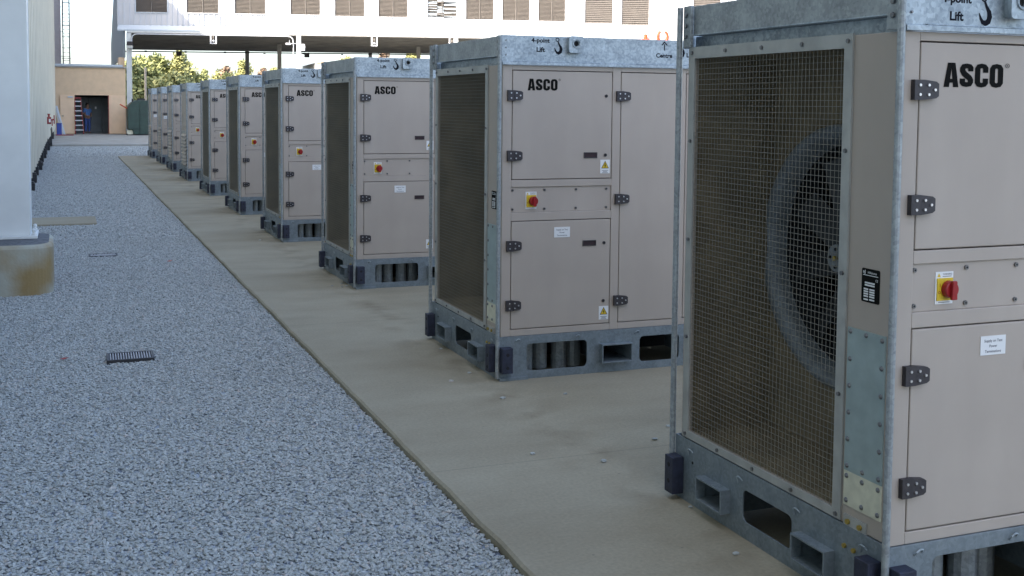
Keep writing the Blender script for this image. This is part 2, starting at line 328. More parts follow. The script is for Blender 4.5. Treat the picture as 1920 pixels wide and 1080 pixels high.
# loose crushed stone, instanced on hidden-free strips of the gravel bed
def gravel(name, x0, x1, y0, y1, dens, size, seed, zz=-.045):
    me = bpy.data.meshes.new(name)
    me.from_pydata([(x0, y0, zz), (x1, y0, zz), (x1, y1, zz), (x0, y1, zz)], [], [(0, 1, 2, 3)]); me.materials.append(M['bed'])
    o = bpy.data.objects.new(name, me); COL.objects.link(o)
    ng = bpy.data.node_groups.new('scatter '+name, 'GeometryNodeTree')
    ng.interface.new_socket('Geometry', in_out='INPUT', socket_type='NodeSocketGeometry'); ng.interface.new_socket('Geometry', in_out='OUTPUT', socket_type='NodeSocketGeometry')
    N = ng.nodes; L = ng.links
    gi = N.new('NodeGroupInput'); go = N.new('NodeGroupOutput')
    dp = N.new('GeometryNodeDistributePointsOnFaces'); dp.inputs['Density'].default_value = dens; dp.inputs['Seed'].default_value = seed
    L.new(gi.outputs[0], dp.inputs['Mesh'])
    gm = N.new('GeometryNodeGeometryToInstance')
    for k in range(5):
        ico = N.new('GeometryNodeMeshIcoSphere'); ico.inputs['Radius'].default_value = 1; ico.inputs['Subdivisions'].default_value = 1
        sp = N.new('GeometryNodeSetPosition'); rv = N.new('FunctionNodeRandomValue'); rv.data_type = 'FLOAT_VECTOR'
        rv.inputs[0].default_value = (-.38, -.38, -.38); rv.inputs[1].default_value = (.38, .38, .38); rv.inputs['Seed'].default_value = 11*k+seed
        L.new(ico.outputs['Mesh'], sp.inputs['Geometry']); L.new(rv.outputs[0], sp.inputs['Offset'])
        tr = N.new('GeometryNodeTransform'); tr.inputs['Scale'].default_value = [(1.25, .85, .55), (1, .8, .7), (1.35, .7, .5), (.95, .95, .6), (1.1, .9, .42)][k]
        L.new(sp.outputs[0], tr.inputs['Geometry']); L.new(tr.outputs[0], gm.inputs[0])
    sm = N.new('GeometryNodeSetMaterial'); sm.inputs['Material'].default_value = M['stone']
    L.new(gm.outputs[0], sm.inputs[0])
    ip = N.new('GeometryNodeInstanceOnPoints'); ip.inputs['Pick Instance'].default_value = True
    ri = N.new('FunctionNodeRandomValue'); ri.data_type = 'INT'; ri.inputs[4].default_value = 0; ri.inputs[5].default_value = 4; ri.inputs['Seed'].default_value = 3
    rr = N.new('FunctionNodeRandomValue'); rr.data_type = 'FLOAT_VECTOR'; rr.inputs[0].default_value = (-.5, -.5, 0); rr.inputs[1].default_value = (.5, .5, 6.28); rr.inputs['Seed'].default_value = 5
    rs = N.new('FunctionNodeRandomValue'); rs.data_type = 'FLOAT'; rs.inputs[2].default_value = size*.55; rs.inputs[3].default_value = size*1.35; rs.inputs['Seed'].default_value = 9
    L.new(dp.outputs['Points'], ip.inputs['Points']); L.new(sm.outputs[0], ip.inputs['Instance']); L.new(ri.outputs[2], ip.inputs['Instance Index'])
    L.new(rr.outputs[0], ip.inputs['Rotation']); L.new(rs.outputs[1], ip.inputs['Scale'])
    of = N.new('GeometryNodeSetPosition'); ro = N.new('FunctionNodeRandomValue'); ro.data_type = 'FLOAT_VECTOR'
    ro.inputs[0].default_value = (0, 0, -.003); ro.inputs[1].default_value = (0, 0, .010); ro.inputs['Seed'].default_value = 21
    L.new(ip.outputs[0], of.inputs['Geometry']); L.new(ro.outputs[0], of.inputs['Offset'])
    jg = N.new('GeometryNodeJoinGeometry'); L.new(of.outputs[0], jg.inputs[0]); L.new(gi.outputs[0], jg.inputs[0])
    L.new(jg.outputs[0], go.inputs[0])
    md = o.modifiers.new('scatter', 'NODES'); md.node_group = ng
    tag(o, 'blue grey crushed stone spread between the wall and the concrete pad' if seed == 1 else 'finer looking crushed stone further down the aisle', 'gravel', kind='stuff')
    return o
gravel('gravel', -1.3, PADX-.004, 2.2, 17, 6500, .0097, 1)
gravel('gravel', -1.0, PADX-.004, 17.001, 42.4, 2200, .0150, 2)
gravel('gravel', -1.0, 9.5, 42.401, 52.45, 500, .025, 3)

# ------------------------------------------------------------ the load-bank cabinets
L_, W_, H_ = 2.5, 1.544, 2.38

def strokes(mb, pts, wd, fn, t, m, closed=False):
    """flat mitred ribbon following pts"""
    P = [Vector(q) for q in pts]; n = len(P); vs = []
    wds = wd if isinstance(wd, (list, tuple)) else [wd]*n
    for i in range(n):
        a = P[(i-1) % n] if (closed or i > 0) else P[i]; b = P[(i+1) % n] if (closed or i < n-1) else P[i]
        d1 = (P[i]-a); d2 = (b-P[i])
        d1 = d1.normalized() if d1.length > 1e-9 else d2.normalized(); d2 = d2.normalized() if d2.length > 1e-9 else d1
        d = (d1+d2).normalized(); nn = Vector((-d.y, d.x)); c = max(.5, d.dot(d1)); o = nn*(wds[i]/2/c)
        vs += [fn(P[i].x+o.x, P[i].y+o.y, t), fn(P[i].x-o.x, P[i].y-o.y, t)]
    fs = [(2*i, 2*i+1, (2*i+3) % (2*n), (2*i+2) % (2*n)) for i in range(n if closed else n-1)]
    mb.add(vs, fs, m)
def rr_path(x0, x1, z0, z1, r, a0, a1, n=4):
    """part of a rounded rectangle centre line, corners indexed like rrect"""
    return rrect(x0, x1, z0, z1, r, n)[a0:a1]

def logo():
    """heavy condensed capitals A S C O with a small ringed R; unit cap height"""
    mb = MB(); q = 0
    X = lambda u, v, t: (u, t, v)
    def poly(pts, fs): mb.add([X(a, b, 0) for a, b in pts], fs, 'ink')
    # A  (width .60)
    poly([(0, 0), (.215, 0), (.24, .18), (.36, .18), (.385, 0), (.60, 0), (.45, 1), (.15, 1), (.26, .34), (.34, .34), (.30, .78)],
         [(0, 1, 2, 8, 10, 7), (3, 4, 5, 6, 10, 9), (2, 3, 9, 8), (7, 10, 6)])
    o = .64; ww = .225
    # S
    a = ww/2
    S = [(o+.55-a, .66), (o+.55-a, .80), (o+.51-a, .86), (o+.275, 1-a), (o+.04+a, .86), (o+a, .78), (o+a, .68), (o+.07+a, .56), (o+.275, .48), (o+.49-a, .40), (o+.55-a, .30), (o+.55-a, .22), (o+.51-a, .14), (o+.275, a), (o+.04+a, .14), (o+a, .20), (o+a, .36)]
    strokes(mb, S, [.215, .215, .2, .19, .2, .215, .215, .23, .24, .23, .215, .215, .2, .19, .2, .215, .215], X, -.0001, 'ink')
    # C
    o = 1.25
    C = [(o+.55-a, .62), (o+.55-a, .80), (o+.50-a, .87), (o+.275, 1-a*.85), (o+.05+a, .87), (o+a, .78), (o+a, .22), (o+.05+a, .13), (o+.275, a*.85), (o+.50-a, .13), (o+.55-a, .20), (o+.55-a, .38)]
    strokes(mb, C, [.22, .22, .2, .18, .2, .22, .22, .2, .18, .2, .22, .22], X, 0, 'ink')
    # O
    o = 1.86
    strokes(mb, [(o+.56-a, .78), (o+.51-a, .87), (o+.28, 1-a*.85), (o+.05+a, .87), (o+a, .78), (o+a, .22), (o+.05+a, .13), (o+.28, a*.85), (o+.51-a, .13), (o+.56-a, .22)],
            [.22, .2, .18, .2, .22, .22, .2, .18, .2, .22], X, 0, 'ink', closed=True)
    ring = [(2.58+.085*math.cos(2*math.pi*k/12), .93+.085*math.sin(2*math.pi*k/12)) for k in range(12)]
    strokes(mb, ring, .018, X, 0, 'ink', closed=True)
    mb.text('R', 2.58, .885, .09, X, 0, 'ink', align='CENTER')
    return mb

def hook_mark(mb, x, z, h, fn, t, flip=1):
    """stencilled crane hook, height h, top-left at x,z"""
    k = h
    ring = [(x+flip*k*(.13+.10*math.cos(2*math.pi*i/12)), z-k*(.12)+k*.10*math.sin(2*math.pi*i/12)) for i in range(12)]
    strokes(mb, ring, .035*k*1.4, fn, t, 'inkblue', closed=True)
    pth = [(.16, -.23), (.24, -.40), (.34, -.55), (.37, -.70), (.32, -.85), (.20, -.92), (.08, -.88), (.0, -.76), (-.06, -.60)]
    strokes(mb, [(x+flip*a*k, z+b*k) for a, b in pth], [.07*k, .10*k, .16*k, .19*k, .19*k, .17*k, .13*k, .09*k, .03*k], fn, t-.0002, 'inkblue')

def hinge_part(x, z, parent):
    mb = MB()
    mb.plate([(0, -.036), (.045, -.036), (.045, .036), (0, .036)], [], XZ, -.012, .0095, 'hinge')
    mb.plate([(.047, -.036), (.098, -.030), (.110, -.022), (.110, .022), (.098, .030), (.047, .036)], [], XZ, -.010, .0095, 'hinge')
    for a, b in ((.023, .017), (.023, -.017), (.062, .017), (.062, -.017), (.090, 0)):
        mb.cyl((a, -.0105, b), (a, -.0155, b), .0055, 'rivet', 6)
    v = [(a+x, b, c+z) for a, b, c in mb.v]; mb.v = v
    return mb.build('hinge', parent)

def warning(x, z, parent):
    mb = MB(); y = .0085
    mb.box(x, x+.074, y, .0105, z-.096, z, 'label')
    cx, cz = x+.037, z-.037
    mb.add([XZ(cx-.030, cz-.024, y-.0006), XZ(cx+.030, cz-.024, y-.0006), XZ(cx, cz+.030, y-.0006)], [(0, 1, 2)], 'ink')
    mb.add([XZ(cx-.024, cz-.0205, y-.0012), XZ(cx+.024, cz-.0205, y-.0012), XZ(cx, cz+.0235, y-.0012)], [(0, 1, 2)], 'yellow')
    strokes(mb, [(cx+.004, cz+.010), (cx-.005, cz-.002), (cx+.004, cz-.004), (cx-.003, cz-.016)], .004, XZ, y-.0018, 'ink')
    for k, wd in enumerate((.05, .034, .044)):
        mb.box(cx-wd/2, cx+wd/2, y-.0008, y, z-.074-.008*k-.003, z-.074-.008*k, 'labelink')
    return mb.build('warning_label', parent)

def build_cabinet(kind):
    root = empty('load_bank_cabinet')
    # --- base skid
    b = MB()
    slots = [rrect(.202, .666, .055, .245, .03), rrect(1.087, 1.413, .055, .24, .03), rrect(1.834, 2.298, .055, .245, .03)]
    pk = [(.775, 1.0), (1.5, 1.725)]
    b.plate(rect(0, L_, 0, .304), slots+[rect(a, c, .082, .200) for a, c in pk], XZ, 0, .008, 'base_galv')
    b.plate(rect(0, L_, 0, .304), slots, XZ, W_-.008, W_, 'base_galv')
    es = [rrect(.587, .950, .075, .218, .03)]; ep = [(.315, .520), (1.060, 1.265)]
    b.plate(rect(.008, W_-.008, 0, .304), es+[rect(a, c, .078, .172) for a, c in ep], YZ, 0, .008, 'base_galv')
    b.plate(rect(.008, W_-.008, 0, .304), es, YZ, L_-.008, L_, 'base_galv')
    def pocket_tube(o0, o1, i0, i1, z0, z1, fn, t0, t1):
        b.plate(rect(o0, o1, z0, z1), [rect(i0, i1, z0+.008, z1-.008)], fn, t0, t1, 'base_galv')
    for a, c in pk: pocket_tube(a-.008, c+.008, a, c, .074, .208, XZ, -.045, .35)
    for a, c in ep: pocket_tube(a-.008, c+.008, a, c, .070, .180, YZ, -.05, .40)
    # flanges
    b.box(.008, L_-.008, .008, .07, .292, .3, 'base_galv'); b.box(.008, .07, .07, W_-.07, .292, .3, 'base_galv')
    b.box(.008, L_-.008, .008, .07, .004, .012, 'base_galv'); b.box(.008, .07, .07, W_-.07, .004, .012, 'base_galv')
    b.box(-.004, .208, -.02, -.0005, 0, .02, 'base_galv'); b.box(2.292, 2.504, -.02, -.0005, 0, .02, 'base_galv')
    # small bent lashing eyes
    for x in (.117, .572, 1.045, 1.46, 1.93, 2.38):
        b.tube([(x, -.003, .262), (x, -.014, .278), (x+.015, -.016, .288), (x+.03, -.012, .284), (x+.033, -.003, .27)], .0035, 'galv', 5)
    for y in (1.411, .986, .565, .15):
        b.tube([(-.003, y, .235), (-.012, y, .262), (-.014, y-.015, .270), (-.012, y-.03, .267), (-.003, y-.036, .255)], .0035, 'galv', 5)
    for x in (.07, 2.43): b.cyl((x+.015, -.003, .12), (x+.015, .002, .12), .008, 'dark', 8)
    b.cyl((-.003, 1.38, .205), (.002, 1.38, .205), .007, 'dark', 8)
    b.build('base_frame', root, bevel=.0025)
    for k, x in enumerate((.27, .40, .535, .665)): MB().cyl((x, .20+.04*(k % 2), .015), (x, .20+.04*(k % 2), .29), .056, 'galv_old', 12).build('isolator_pot', root)
    MB().box(.05, L_-.05, .62, .66, .012, .29, 'dark').build('inner_beam', root)  # near-black sheet painting the shade seen through the slots
    for nm, bx in (('a', (.0, .078, -.062, -.001, .06, .235)), ('b', (2.422, 2.5, -.062, -.001, .06, .235)), ('c', (-.062, -.001, .035, .115, .055, .24)), ('d', (-.062, -.001, 1.462, 1.54, .03, .21))):
        k = MB().box(*bx, 'rubber')
        if nm in 'ab':
            for z in (.10, .19): k.cyl(((bx[0]+bx[1])/2, -.064, z), ((bx[0]+bx[1])/2, -.058, z), .013, 'dark', 8)
        else:
            for z in (.09, .17): k.cyl((-.064, (bx[2]+bx[3])/2, z), (-.058, (bx[2]+bx[3])/2, z), .013, 'dark', 8)
        k.build('bumper', root, bevel=.009)
    # --- housing
    h = MB(); f0, f1 = .010, .05
    st = [(.012, .08), (.846, .91), (1.38, 1.44), (2.42, 2.488)]
    for a, c in st: h.box(a, c, f0, f1, .304, 2.178, 'paint')
    for a, c in ((.08, .846), (.91, 1.38), (1.44, 2.42)):
        h.box(a, c, f0, f1, 2.145, 2.178, 'paint'); h.box(a, c, f0, f1, .304, .349, 'paint')
    h.box(.08, .846, f0, f1, 1.340, 1.389, 'paint'); h.box(.08, .846, f0, f1, 1.106, 1.163, 'paint')
    h.box(.08, .846, .019, f1, 1.163, 1.340, 'paint')
    yb = 1.49
    if kind == 'mesh':
        h.plate(rect(.05, yb, .304, 2.178), [rect(.335, 1.440, .345, 2.13)], YZ, .012, .03, 'paint')
    else:
        h.plate(rect(.05, yb, .304, 2.178), [rect(.335, 1.440, .345, 1.14)], YZ, .012, .03, 'paint')
    h.box(.012, 2.488, yb, yb+.02, .304, 2.178, 'paint'); h.box(2.47, 2.488, .05, yb, .304, 2.178, 'paint')
    h.box(.03, 2.47, .055, yb, 2.160, 2.174, 'paint')
    # slotted relief cut-outs of painted sheet
    h.build('housing', root, bevel=.003)
    MB().box(.035, 2.465, .051, .054, .31, 2.155, 'seal').build('door_seal', root)
    for x in (.092, .332, .572, .809):
        for z in (1.318, 1.186): MB().cyl((x, .019, z), (x, .012, z), .009, 'steelbolt', 8).cyl((x, .0125, z), (x, .011, z), .004, 'dark', 5).build('screw', root)
    # --- doors
    def door(x0, x1, z0, z1):
        return MB().box(x0+.005, x1-.005, .010, .045, z0+.005, z1-.005, 'paint').build('door', root, bevel=.004)
    def holes(d, pts, box=None):
        for x, z in pts: MB().cyl((x, .0098, z), (x, .004, z), .0115, 'hinge', 10).cyl((x, .0045, z), (x, .0035, z), .006, 'dark', 8).build('lock', d)
        if box:
            q = MB(); x, z = box
            q.plate(rect(x, x+.104, z, z+.040), [rect(x+.006, x+.098, z+.006, z+.034)], XZ, .005, .0098, 'hinge')
            q.box(x+.006, x+.098, .0085, .0096, z+.006, z+.034, 'seal'); q.build('handle', d)
    d1 = door(.08, .846, 1.389, 2.145)
    for z in (1.97, 1.557): hinge_part(.044, z, d1)
    holes(d1, [(.795, 1.974), (.794, 1.557)], (.626, 1.537)); 
    if kind == 'mesh' or kind == 'louvre_logo':
        lg = logo().build('lettering', d1); lg.location = (.195, .0085, 2.006); lg.scale = (.0925, 1, .081)
    if kind != 'louvre_plain': warning(.759, 1.522, d1)
    d2 = door(.08, .846, .349, 1.106)
    for z in (.935, .52): hinge_part(.044, z, d2)
    holes(d2, [(.793, .932), (.793, .517)], (.626, .914)); warning(.755, .482, d2)
    k = MB().box(.408, .529, .0075, .0098, .983, 1.055, 'label')
    for i, s in enumerate(('Supply on Test', 'Power', 'Terminations')): k.text(s, .4685, 1.032-.020*i, .0105, XZ, .0072, 'labelink', .012, 1.0, 'CENTER')
    k.build('notice_label', d2)
    d3 = door(.91, 1.38, .349, 2.145)
    for z in (1.974, 1.243, .513): hinge_part(.872, z, d3)
    d4 = door(1.44, 2.42, .349, 2.145)
    for z in (1.974, 1.243, .513): hinge_part(2.35, z, d4)
    # --- isolator switch
    if kind != 'louvre_plain':
        s = MB().box(.190, .272, .0165, .0185, 1.187, 1.306, 'label')
        s.box(.196, .268, .0125, .0165, 1.200, 1.283, 'yellow')
        s.add([XZ(.197, 1.287, .016), XZ(.213, 1.287, .016), XZ(.205, 1.302, .016)], [(0, 1, 2)], 'yellow')
        s.text('WARNING', .245, 1.294, .007, XZ, .0162, 'labelink', .01, .9, 'CENTER')
        s.box(.222, .264, .0160, .0164, 1.288, 1.290, 'labelink'); s.box(.205, .258, .0160, .0164, 1.192, 1.194, 'labelink')
        s.text('I', .206, 1.252, .012, XZ, .0122, 'red', .03); s.text('O', .2, 1.226, .010, XZ, .0122, 'red', .03)
        s = s.build('isolator_plate', root)
        k = MB().cyl((.245, .0125, 1.242), (.245, -.012, 1.242), .033, 'red', 18, .030)
        k.plate([(.233, 1.206), (.257, 1.206), (.255, 1.276), (.235, 1.276)], [], XZ, -.025, -.0121, 'red')
        k.build('switch_knob', s, bevel=.003)
    # --- header ring
    hd = MB()
    hd.box(0, L_, 0, .010, 2.200, 2.38, 'galv'); hd.box(.0, L_, -.014, .008, 2.179, 2.1995, 'galv')
    hd.box(.092, L_-.0, -.010, -.0002, 2.2, 2.2055, 'galv')
    hd.box(0, L_, W_-.01, W_, 2.18, 2.38, 'galv')
    hd.box(.008, .018, .088, 1.462, 2.238, 2.376, 'galv_old'); hd.box(.019, .075, .088, 1.462, 2.366, 2.374, 'galv_old')
    hd.box(.0055, .075, .088, 1.462, 2.2375, 2.2435, 'galv')
    hd.box(.055, .065, .02, 1.52, 2.180, 2.237, 'galv')
    hd.box(-.006, .007, .011, .088, 2.184, 2.38, 'galv_old'); hd.box(-.006, .007, 1.462, 1.53, 2.184, 2.38, 'galv_old')
    hd.box(-.012, .004, 1.455, 1.461, 2.19, 2.376, 'galv_old')
    hd.box(L_-.01, L_, .02, 1.52, 2.18, 2.38, 'galv_old')
    for z in (2.335, 2.285, 2.235):
        for y in (.052, 1.505): hd.cyl((-.007, y, z), (-.016, y, z), .0115, 'steelbolt', 6)
        hd.cyl((.028, -.001, z+.01), (.028, -.006, z+.01), .006, 'steelbolt', 6)
    hd.build('header_frame', root, bevel=.002)
    for x in (.535, 1.965):
        lg = MB(); s = 1 if x < 1.25 else -1
        lg.plate(rrect(x-.055, x+.055, 2.268, 2.384, .018), [[(x+.02*math.cos(2*math.pi*i/16), 2.332+.02*math.sin(2*math.pi*i/16)) for i in range(16)]], XZ, -.045, -.027, 'galv')
        lg.box(x-.045, x+.045, -.0265, -.0005, 2.275, 2.378, 'galv')
        lg.cyl((x, -.0268, 2.332), (x, -.0275, 2.332), .0195, 'dark', 14)
        rg = [(x+.028*math.cos(2*math.pi*i/16), -.047, 2.332+.028*math.sin(2*math.pi*i/16)) for i in range(17)]
        lg.tube(rg, .005, 'galv', 6); lg.build('lifting_lug', root)
    def word(body, x, z, h, al='CENTER'): MB().text(body, x, z, h, XZ, -.0006, 'inkblue', .035, 1.1, al).build('stencil_lettering', root)
    def hk(x, f=1):
        t = MB(); hook_mark(t, x, 2.371, .115, XZ, -.0008, f); t.build('hook_symbol', root)
    for xc in (.283, 2.217): word('4-point', xc, 2.336, .030); word('Lift', xc, 2.272, .032)
    hk(.395); hk(2.09, -1); hk(1.365); word('Centre', 1.248, 2.255, .030); word('Lift', 1.43, 2.262, .032, 'LEFT')
    t = MB(); strokes(t, [(1.25, 2.305), (1.25, 2.350)], .008, XZ, -.0006, 'inkblue'); strokes(t, [(1.228, 2.342), (1.25, 2.366), (1.272, 2.342)], .008, XZ, -.0006, 'inkblue'); t.build('arrow_symbol', root)
    # --- tie rods at the corners
    for x, y, z0 in ((-.017, -.004, .02), (-.012, 1.555, .19), (L_+.016, -.004, .02), (L_+.012, 1.555, .05)):
        MB().cyl((x, y, z0), (x, y, 2.375), .0145, 'galv_old', 10).build('tie_rod', root, smooth=False)
    # --- end face
    if kind == 'mesh':
        fr = MB()
        fr.plate(rect(.285, 1.487, .310, 2.184), [rect(.335, 1.440, .345, 2.13)], YZ, .003, .0115, 'guardframe')
        for z in (2.157,):
            for y in (.31, .60, .885, 1.17, 1.46): fr.cyl((.003, y, z), (-.005, y, z), .009, 'steelbolt', 6)
        for y in (.31, .60, .885, 1.17, 1.46): fr.cyl((.003, y, .328), (-.005, y, .328), .009, 'steelbolt', 6)
        for z in (.80, 1.27, 1.74):
            for y in (.31, 1.463): fr.cyl((.003, y, z), (-.005, y, z), .009, 'steelbolt', 6)
        fr = fr.build('guard_frame', root)
        wm = MB(); r = .0012
        def strip(a, b, crimp, seed):
            """square-section wire between a and b with a light weave"""
            n = 1; vs = []
            ax = 1 if abs(b[1]-a[1]) > abs(b[2]-a[2]) else 2
            if ax == 1: vs = [(a[0]+dx, y, a[2]+dz) for y in (a[1], b[1]) for dx, dz in ((-r, 0), (0, -r), (r, 0), (0, r))]
            else: vs = [(a[0]+dx, a[1]+dy, z) for z in (a[2], b[2]) for dx, dy in ((-r, 0), (0, -r), (r, 0), (0, r))]
            wm.add(vs, [(i, (i+1) % 4, (i+1) % 4+4, i+4) for i in range(4)], 'wire')
        ny = 44; nz = 72
        for i in range(1, ny): y = .335+i*(1.105/ny)+random.uniform(-.001, .001); strip((.0125, y, .345), (.0125, y, 2.13), 0, 0)
        for i in range(1, nz): z = .345+i*(1.785/nz)+random.uniform(-.001, .001); strip((.0155, .335, z), (.0155, 1.44, z), 0, 0)
        wm.build('wire_mesh', root)
        du = MB(); hole = [(.89+.565*math.cos(2*math.pi*i/40), 1.235+.565*math.sin(2*math.pi*i/40)) for i in range(40)]
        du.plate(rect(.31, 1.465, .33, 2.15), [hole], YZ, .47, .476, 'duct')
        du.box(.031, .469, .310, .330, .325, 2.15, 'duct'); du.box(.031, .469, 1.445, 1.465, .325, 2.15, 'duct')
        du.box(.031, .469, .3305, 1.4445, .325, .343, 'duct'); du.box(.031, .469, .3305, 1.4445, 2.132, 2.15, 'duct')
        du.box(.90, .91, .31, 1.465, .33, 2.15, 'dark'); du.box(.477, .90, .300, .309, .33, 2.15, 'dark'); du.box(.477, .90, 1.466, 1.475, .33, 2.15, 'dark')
        du.build('intake_duct', root)
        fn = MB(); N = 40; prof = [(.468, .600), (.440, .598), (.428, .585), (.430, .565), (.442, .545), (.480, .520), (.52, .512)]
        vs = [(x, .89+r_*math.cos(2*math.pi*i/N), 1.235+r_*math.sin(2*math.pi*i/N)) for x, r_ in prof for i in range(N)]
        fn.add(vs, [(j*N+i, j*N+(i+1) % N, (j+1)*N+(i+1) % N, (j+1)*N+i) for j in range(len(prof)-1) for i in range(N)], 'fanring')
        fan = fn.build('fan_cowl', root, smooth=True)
        th_ = MB(); N2 = 40; vs = [(x, .89+r_*math.cos(2*math.pi*i/N2), 1.235+r_*math.sin(2*math.pi*i/N2)) for x, r_ in ((.5205, .512), (.72, .505)) for i in range(N2)]
        th_.add(vs, [(i, (i+1) % N2, N2+(i+1) % N2, N2+i) for i in range(N2)], 'fanblade'); th_.build('fan_throat', fan, smooth=True)
        bl = MB()
        for k in range(9):
            mx = Matrix.Translation((.56, .89, 1.235)) @ Matrix.Rotation(2*math.pi*k/9+.3, 4, 'X') @ Matrix.Rotation(R(28), 4, 'Z')
            bl.box(-.004, .004, -.06, .075, .10, .47, 'fanblade', mx)
        bl.cyl((.50, .89, 1.235), (.60, .89, 1.235), .11, 'fanblade', 16); bl.build('fan_blades', fan)
        hb = MB().cyl((.42, .89, 1.235), (.50, .89, 1.235), .062, 'fanring', 18, .068)
        for k in range(4): hb.cyl((.42, .89+.04*math.cos(k*1.57), 1.235+.04*math.sin(k*1.57)), (.413, .89+.04*math.cos(k*1.57), 1.235+.04*math.sin(k*1.57)), .008, 'dark', 6)
        hb.cyl((.42, .89, 1.235), (.405, .89, 1.235), .012, 'brass', 6); hb.build('fan_hub', fan)
        pl = MB().box(.006, .0118, .058, .272, .515, 1.07, 'plate')
        for y, z in [(.075, 1.052), (.165, 1.055), (.255, 1.055), (.075, .535), (.165, .533), (.255, .535)]+[(yy, .535+.1035*k) for k in (1, 2, 3, 4) for yy in (.075, .255)]: pl.ball((.006, y, z), .0105, 'steelbolt', 4, sc=(.7, 1, 1))
        pl.build('cover_plate', root)
        pl = MB().box(.0065, .0118, .058, .272, .380, .5145, 'cream')
        for y in (.075, .165, .255):
            for z in (.495, .400): pl.ball((.006, y, z), .0105, 'steelbolt', 4, sc=(.7, 1, 1))
        pl.build('cover_plate', root)
        pl = MB().box(.004, .0118, .135, .265, .292, .345, 'guardframe')
        for y in (.165, .235): pl.cyl((.004, y, .322), (-.006, y, .322), .011, 'brass', 6)
        pl.build('earth_tab', root)
        for y in (.190, .245): MB().cyl((-.0005, y, .225), (-.010, y, .225), .010, 'brass', 6).build('earth_bolt', root)
        q = MB(); q.plate([(-.204+a, b) for a, b in rrect(0, .1, 1.180, 1.306, .006, 2)], [], YZm, .0095, .0118, 'ink')
        q.text('nJ', -.197, 1.288, .012, YZm, .0092, 'label', .03, 1.2); q.text('Hillstone', -.170, 1.288, .009, YZm, .0092, 'label', .005, 1.1)
        q.box(.0088, .0094, .112, .196, 1.280, 1.2825, 'label'); q.text('CE', -.127, 1.262, .009, YZm, .0092, 'label')
        for z, y0, y1 in ((1.25, .13, .185), (1.241, .13, .185), (1.226, .165, .19), (1.226, .13, .158), (1.217, .165, .19), (1.217, .13, .158), (1.208, .165, .19), (1.208, .13, .158), (1.199, .165, .19), (1.199, .13, .158), (1.187, .165, .19), (1.188, .13, .158)):
            q.box(.0088, .0094, y0, y1, z, z+.006, 'label')
        q.build('nameplate', root)
    else:
        p_ = MB().box(.004, .0118, .345, 1.44, 1.285, 2.12, 'paint')
        for y in (.37, .89, 1.415):
            for z in (1.31, 1.7, 2.095): p_.cyl((.004, y, z), (-.002, y, z), .009, 'steelbolt', 6)
        p_.build('end_panel', root, bevel=.003)
        q = MB(); q.plate(rect(.285, 1.487, .310, 1.20), [rect(.335, 1.440, .345, 1.14)], YZ, .003, .0115, 'guardframe'); q.build('guard_frame', root)
        q = MB()
        for k in range(9):
            z = .36+k*.087
            q.add([(.004, .34, z+.058), (.004, 1.435, z+.058), (-.03, 1.435, z+.012), (-.03, .34, z+.012), (.006, .34, z+.070), (.006, 1.435, z+.070)], [(0, 1, 2, 3), (4, 5, 1, 0), (4, 3, 2, 5), (4, 0, 3), (5, 2, 1)], 'paint')
            q.box(.006, .012, .34, 1.435, z+.063, z+.086, 'paint')
        q.build('louvre_panel', root)
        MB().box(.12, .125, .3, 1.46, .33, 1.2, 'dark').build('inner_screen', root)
    return root

YK = [3.235, 7.202, 11.333, 15.528, 19.55, 23.791, 28.364, 32.353, 36.151, 40.32]
CX = 2.767
LBL = ['nearest load bank cabinet, a large fan showing behind its wire mesh end',
       'second load bank cabinet from the camera, with Centre stencilled on its header',
       'third load bank cabinet from the camera, on the far side of the Centre-marked one',
       'fourth load bank cabinet from the camera, the farthest showing its whole lettering',
       'fifth load bank cabinet from the camera, its lettering cropped by the fourth cabinet',
       'sixth load bank cabinet from the camera, the farthest with a full height mesh end',
       'seventh load bank cabinet from the camera, the nearest with a louvred lower end',
       'eighth load bank cabinet from the camera, louvred end, no sticker on its upper door',
       'second farthest load bank cabinet, white sticker on its upper door',
       'farthest and smallest load bank cabinet, beside the green tank']
proto = {}
for i, y in enumerate(YK):
    kd = 'mesh' if i < 6 else ('louvre_logo' if i == 6 else 'louvre_plain')
    if kd not in proto: proto[kd] = o = build_cabinet(kd)
    else: o = copy_tree(proto[kd])
    o.location = (CX, y, 0)
    o['label'] = LBL[i]; o['category'] = 'load bank'; o['group'] = 'load bank cabinets in a row on the concrete pad'
    if i == 0:
        for d in o.children:
            for c in d.children:
                if c.name.startswith('lettering'): c.location = (.190, .0085, 1.982); c.scale = (.115, 1, .088)
    if i > 0 and kd == 'mesh':
        for d in o.children:
            for c in d.children:
                if c.name.startswith('lettering'): c.location = (.195, .0085, 2.006); c.scale = (.0925, 1, .081)
    rj = random.Random(50+i); o.rotation_euler = (0, 0, rj.uniform(-.0018, .0018))
    for d in o.children:
        for c in [d]+list(d.children):
            if c.name.startswith(('warning_label', 'notice_label')) and i != 1: c.location = (rj.uniform(-.006, .006), 0, rj.uniform(-.006, .006))
    if i > 0:
        for c in o.children:
            if c.name.startswith(('stencil_lettering', 'hook_symbol', 'lifting_lug')): c.location = (0, 0, 0)
    if i == 0:
        for c in o.children:
            if c.name.startswith(('stencil_lettering', 'hook_symbol')) and c.data.vertices[0].co.x < .7: c.location = (-.053, 0, -.05)
            if c.name.startswith('lifting_lug') and c.data.vertices[0].co.x < .7: c.location = (-.037, 0, -.035)
    if i > 7:
        d = [c for c in o.children if c.name.startswith('door.') or c.name == 'door'][0]
        MB().box(.056, .156, .0070, .0092, 1.40, 1.49, 'label').box(.070, .14, .0062, .0069, 1.43, 1.435, 'labelink').box(.070, .13, .0062, .0069, 1.45, 1.455, 'labelink').build('notice_label', d)

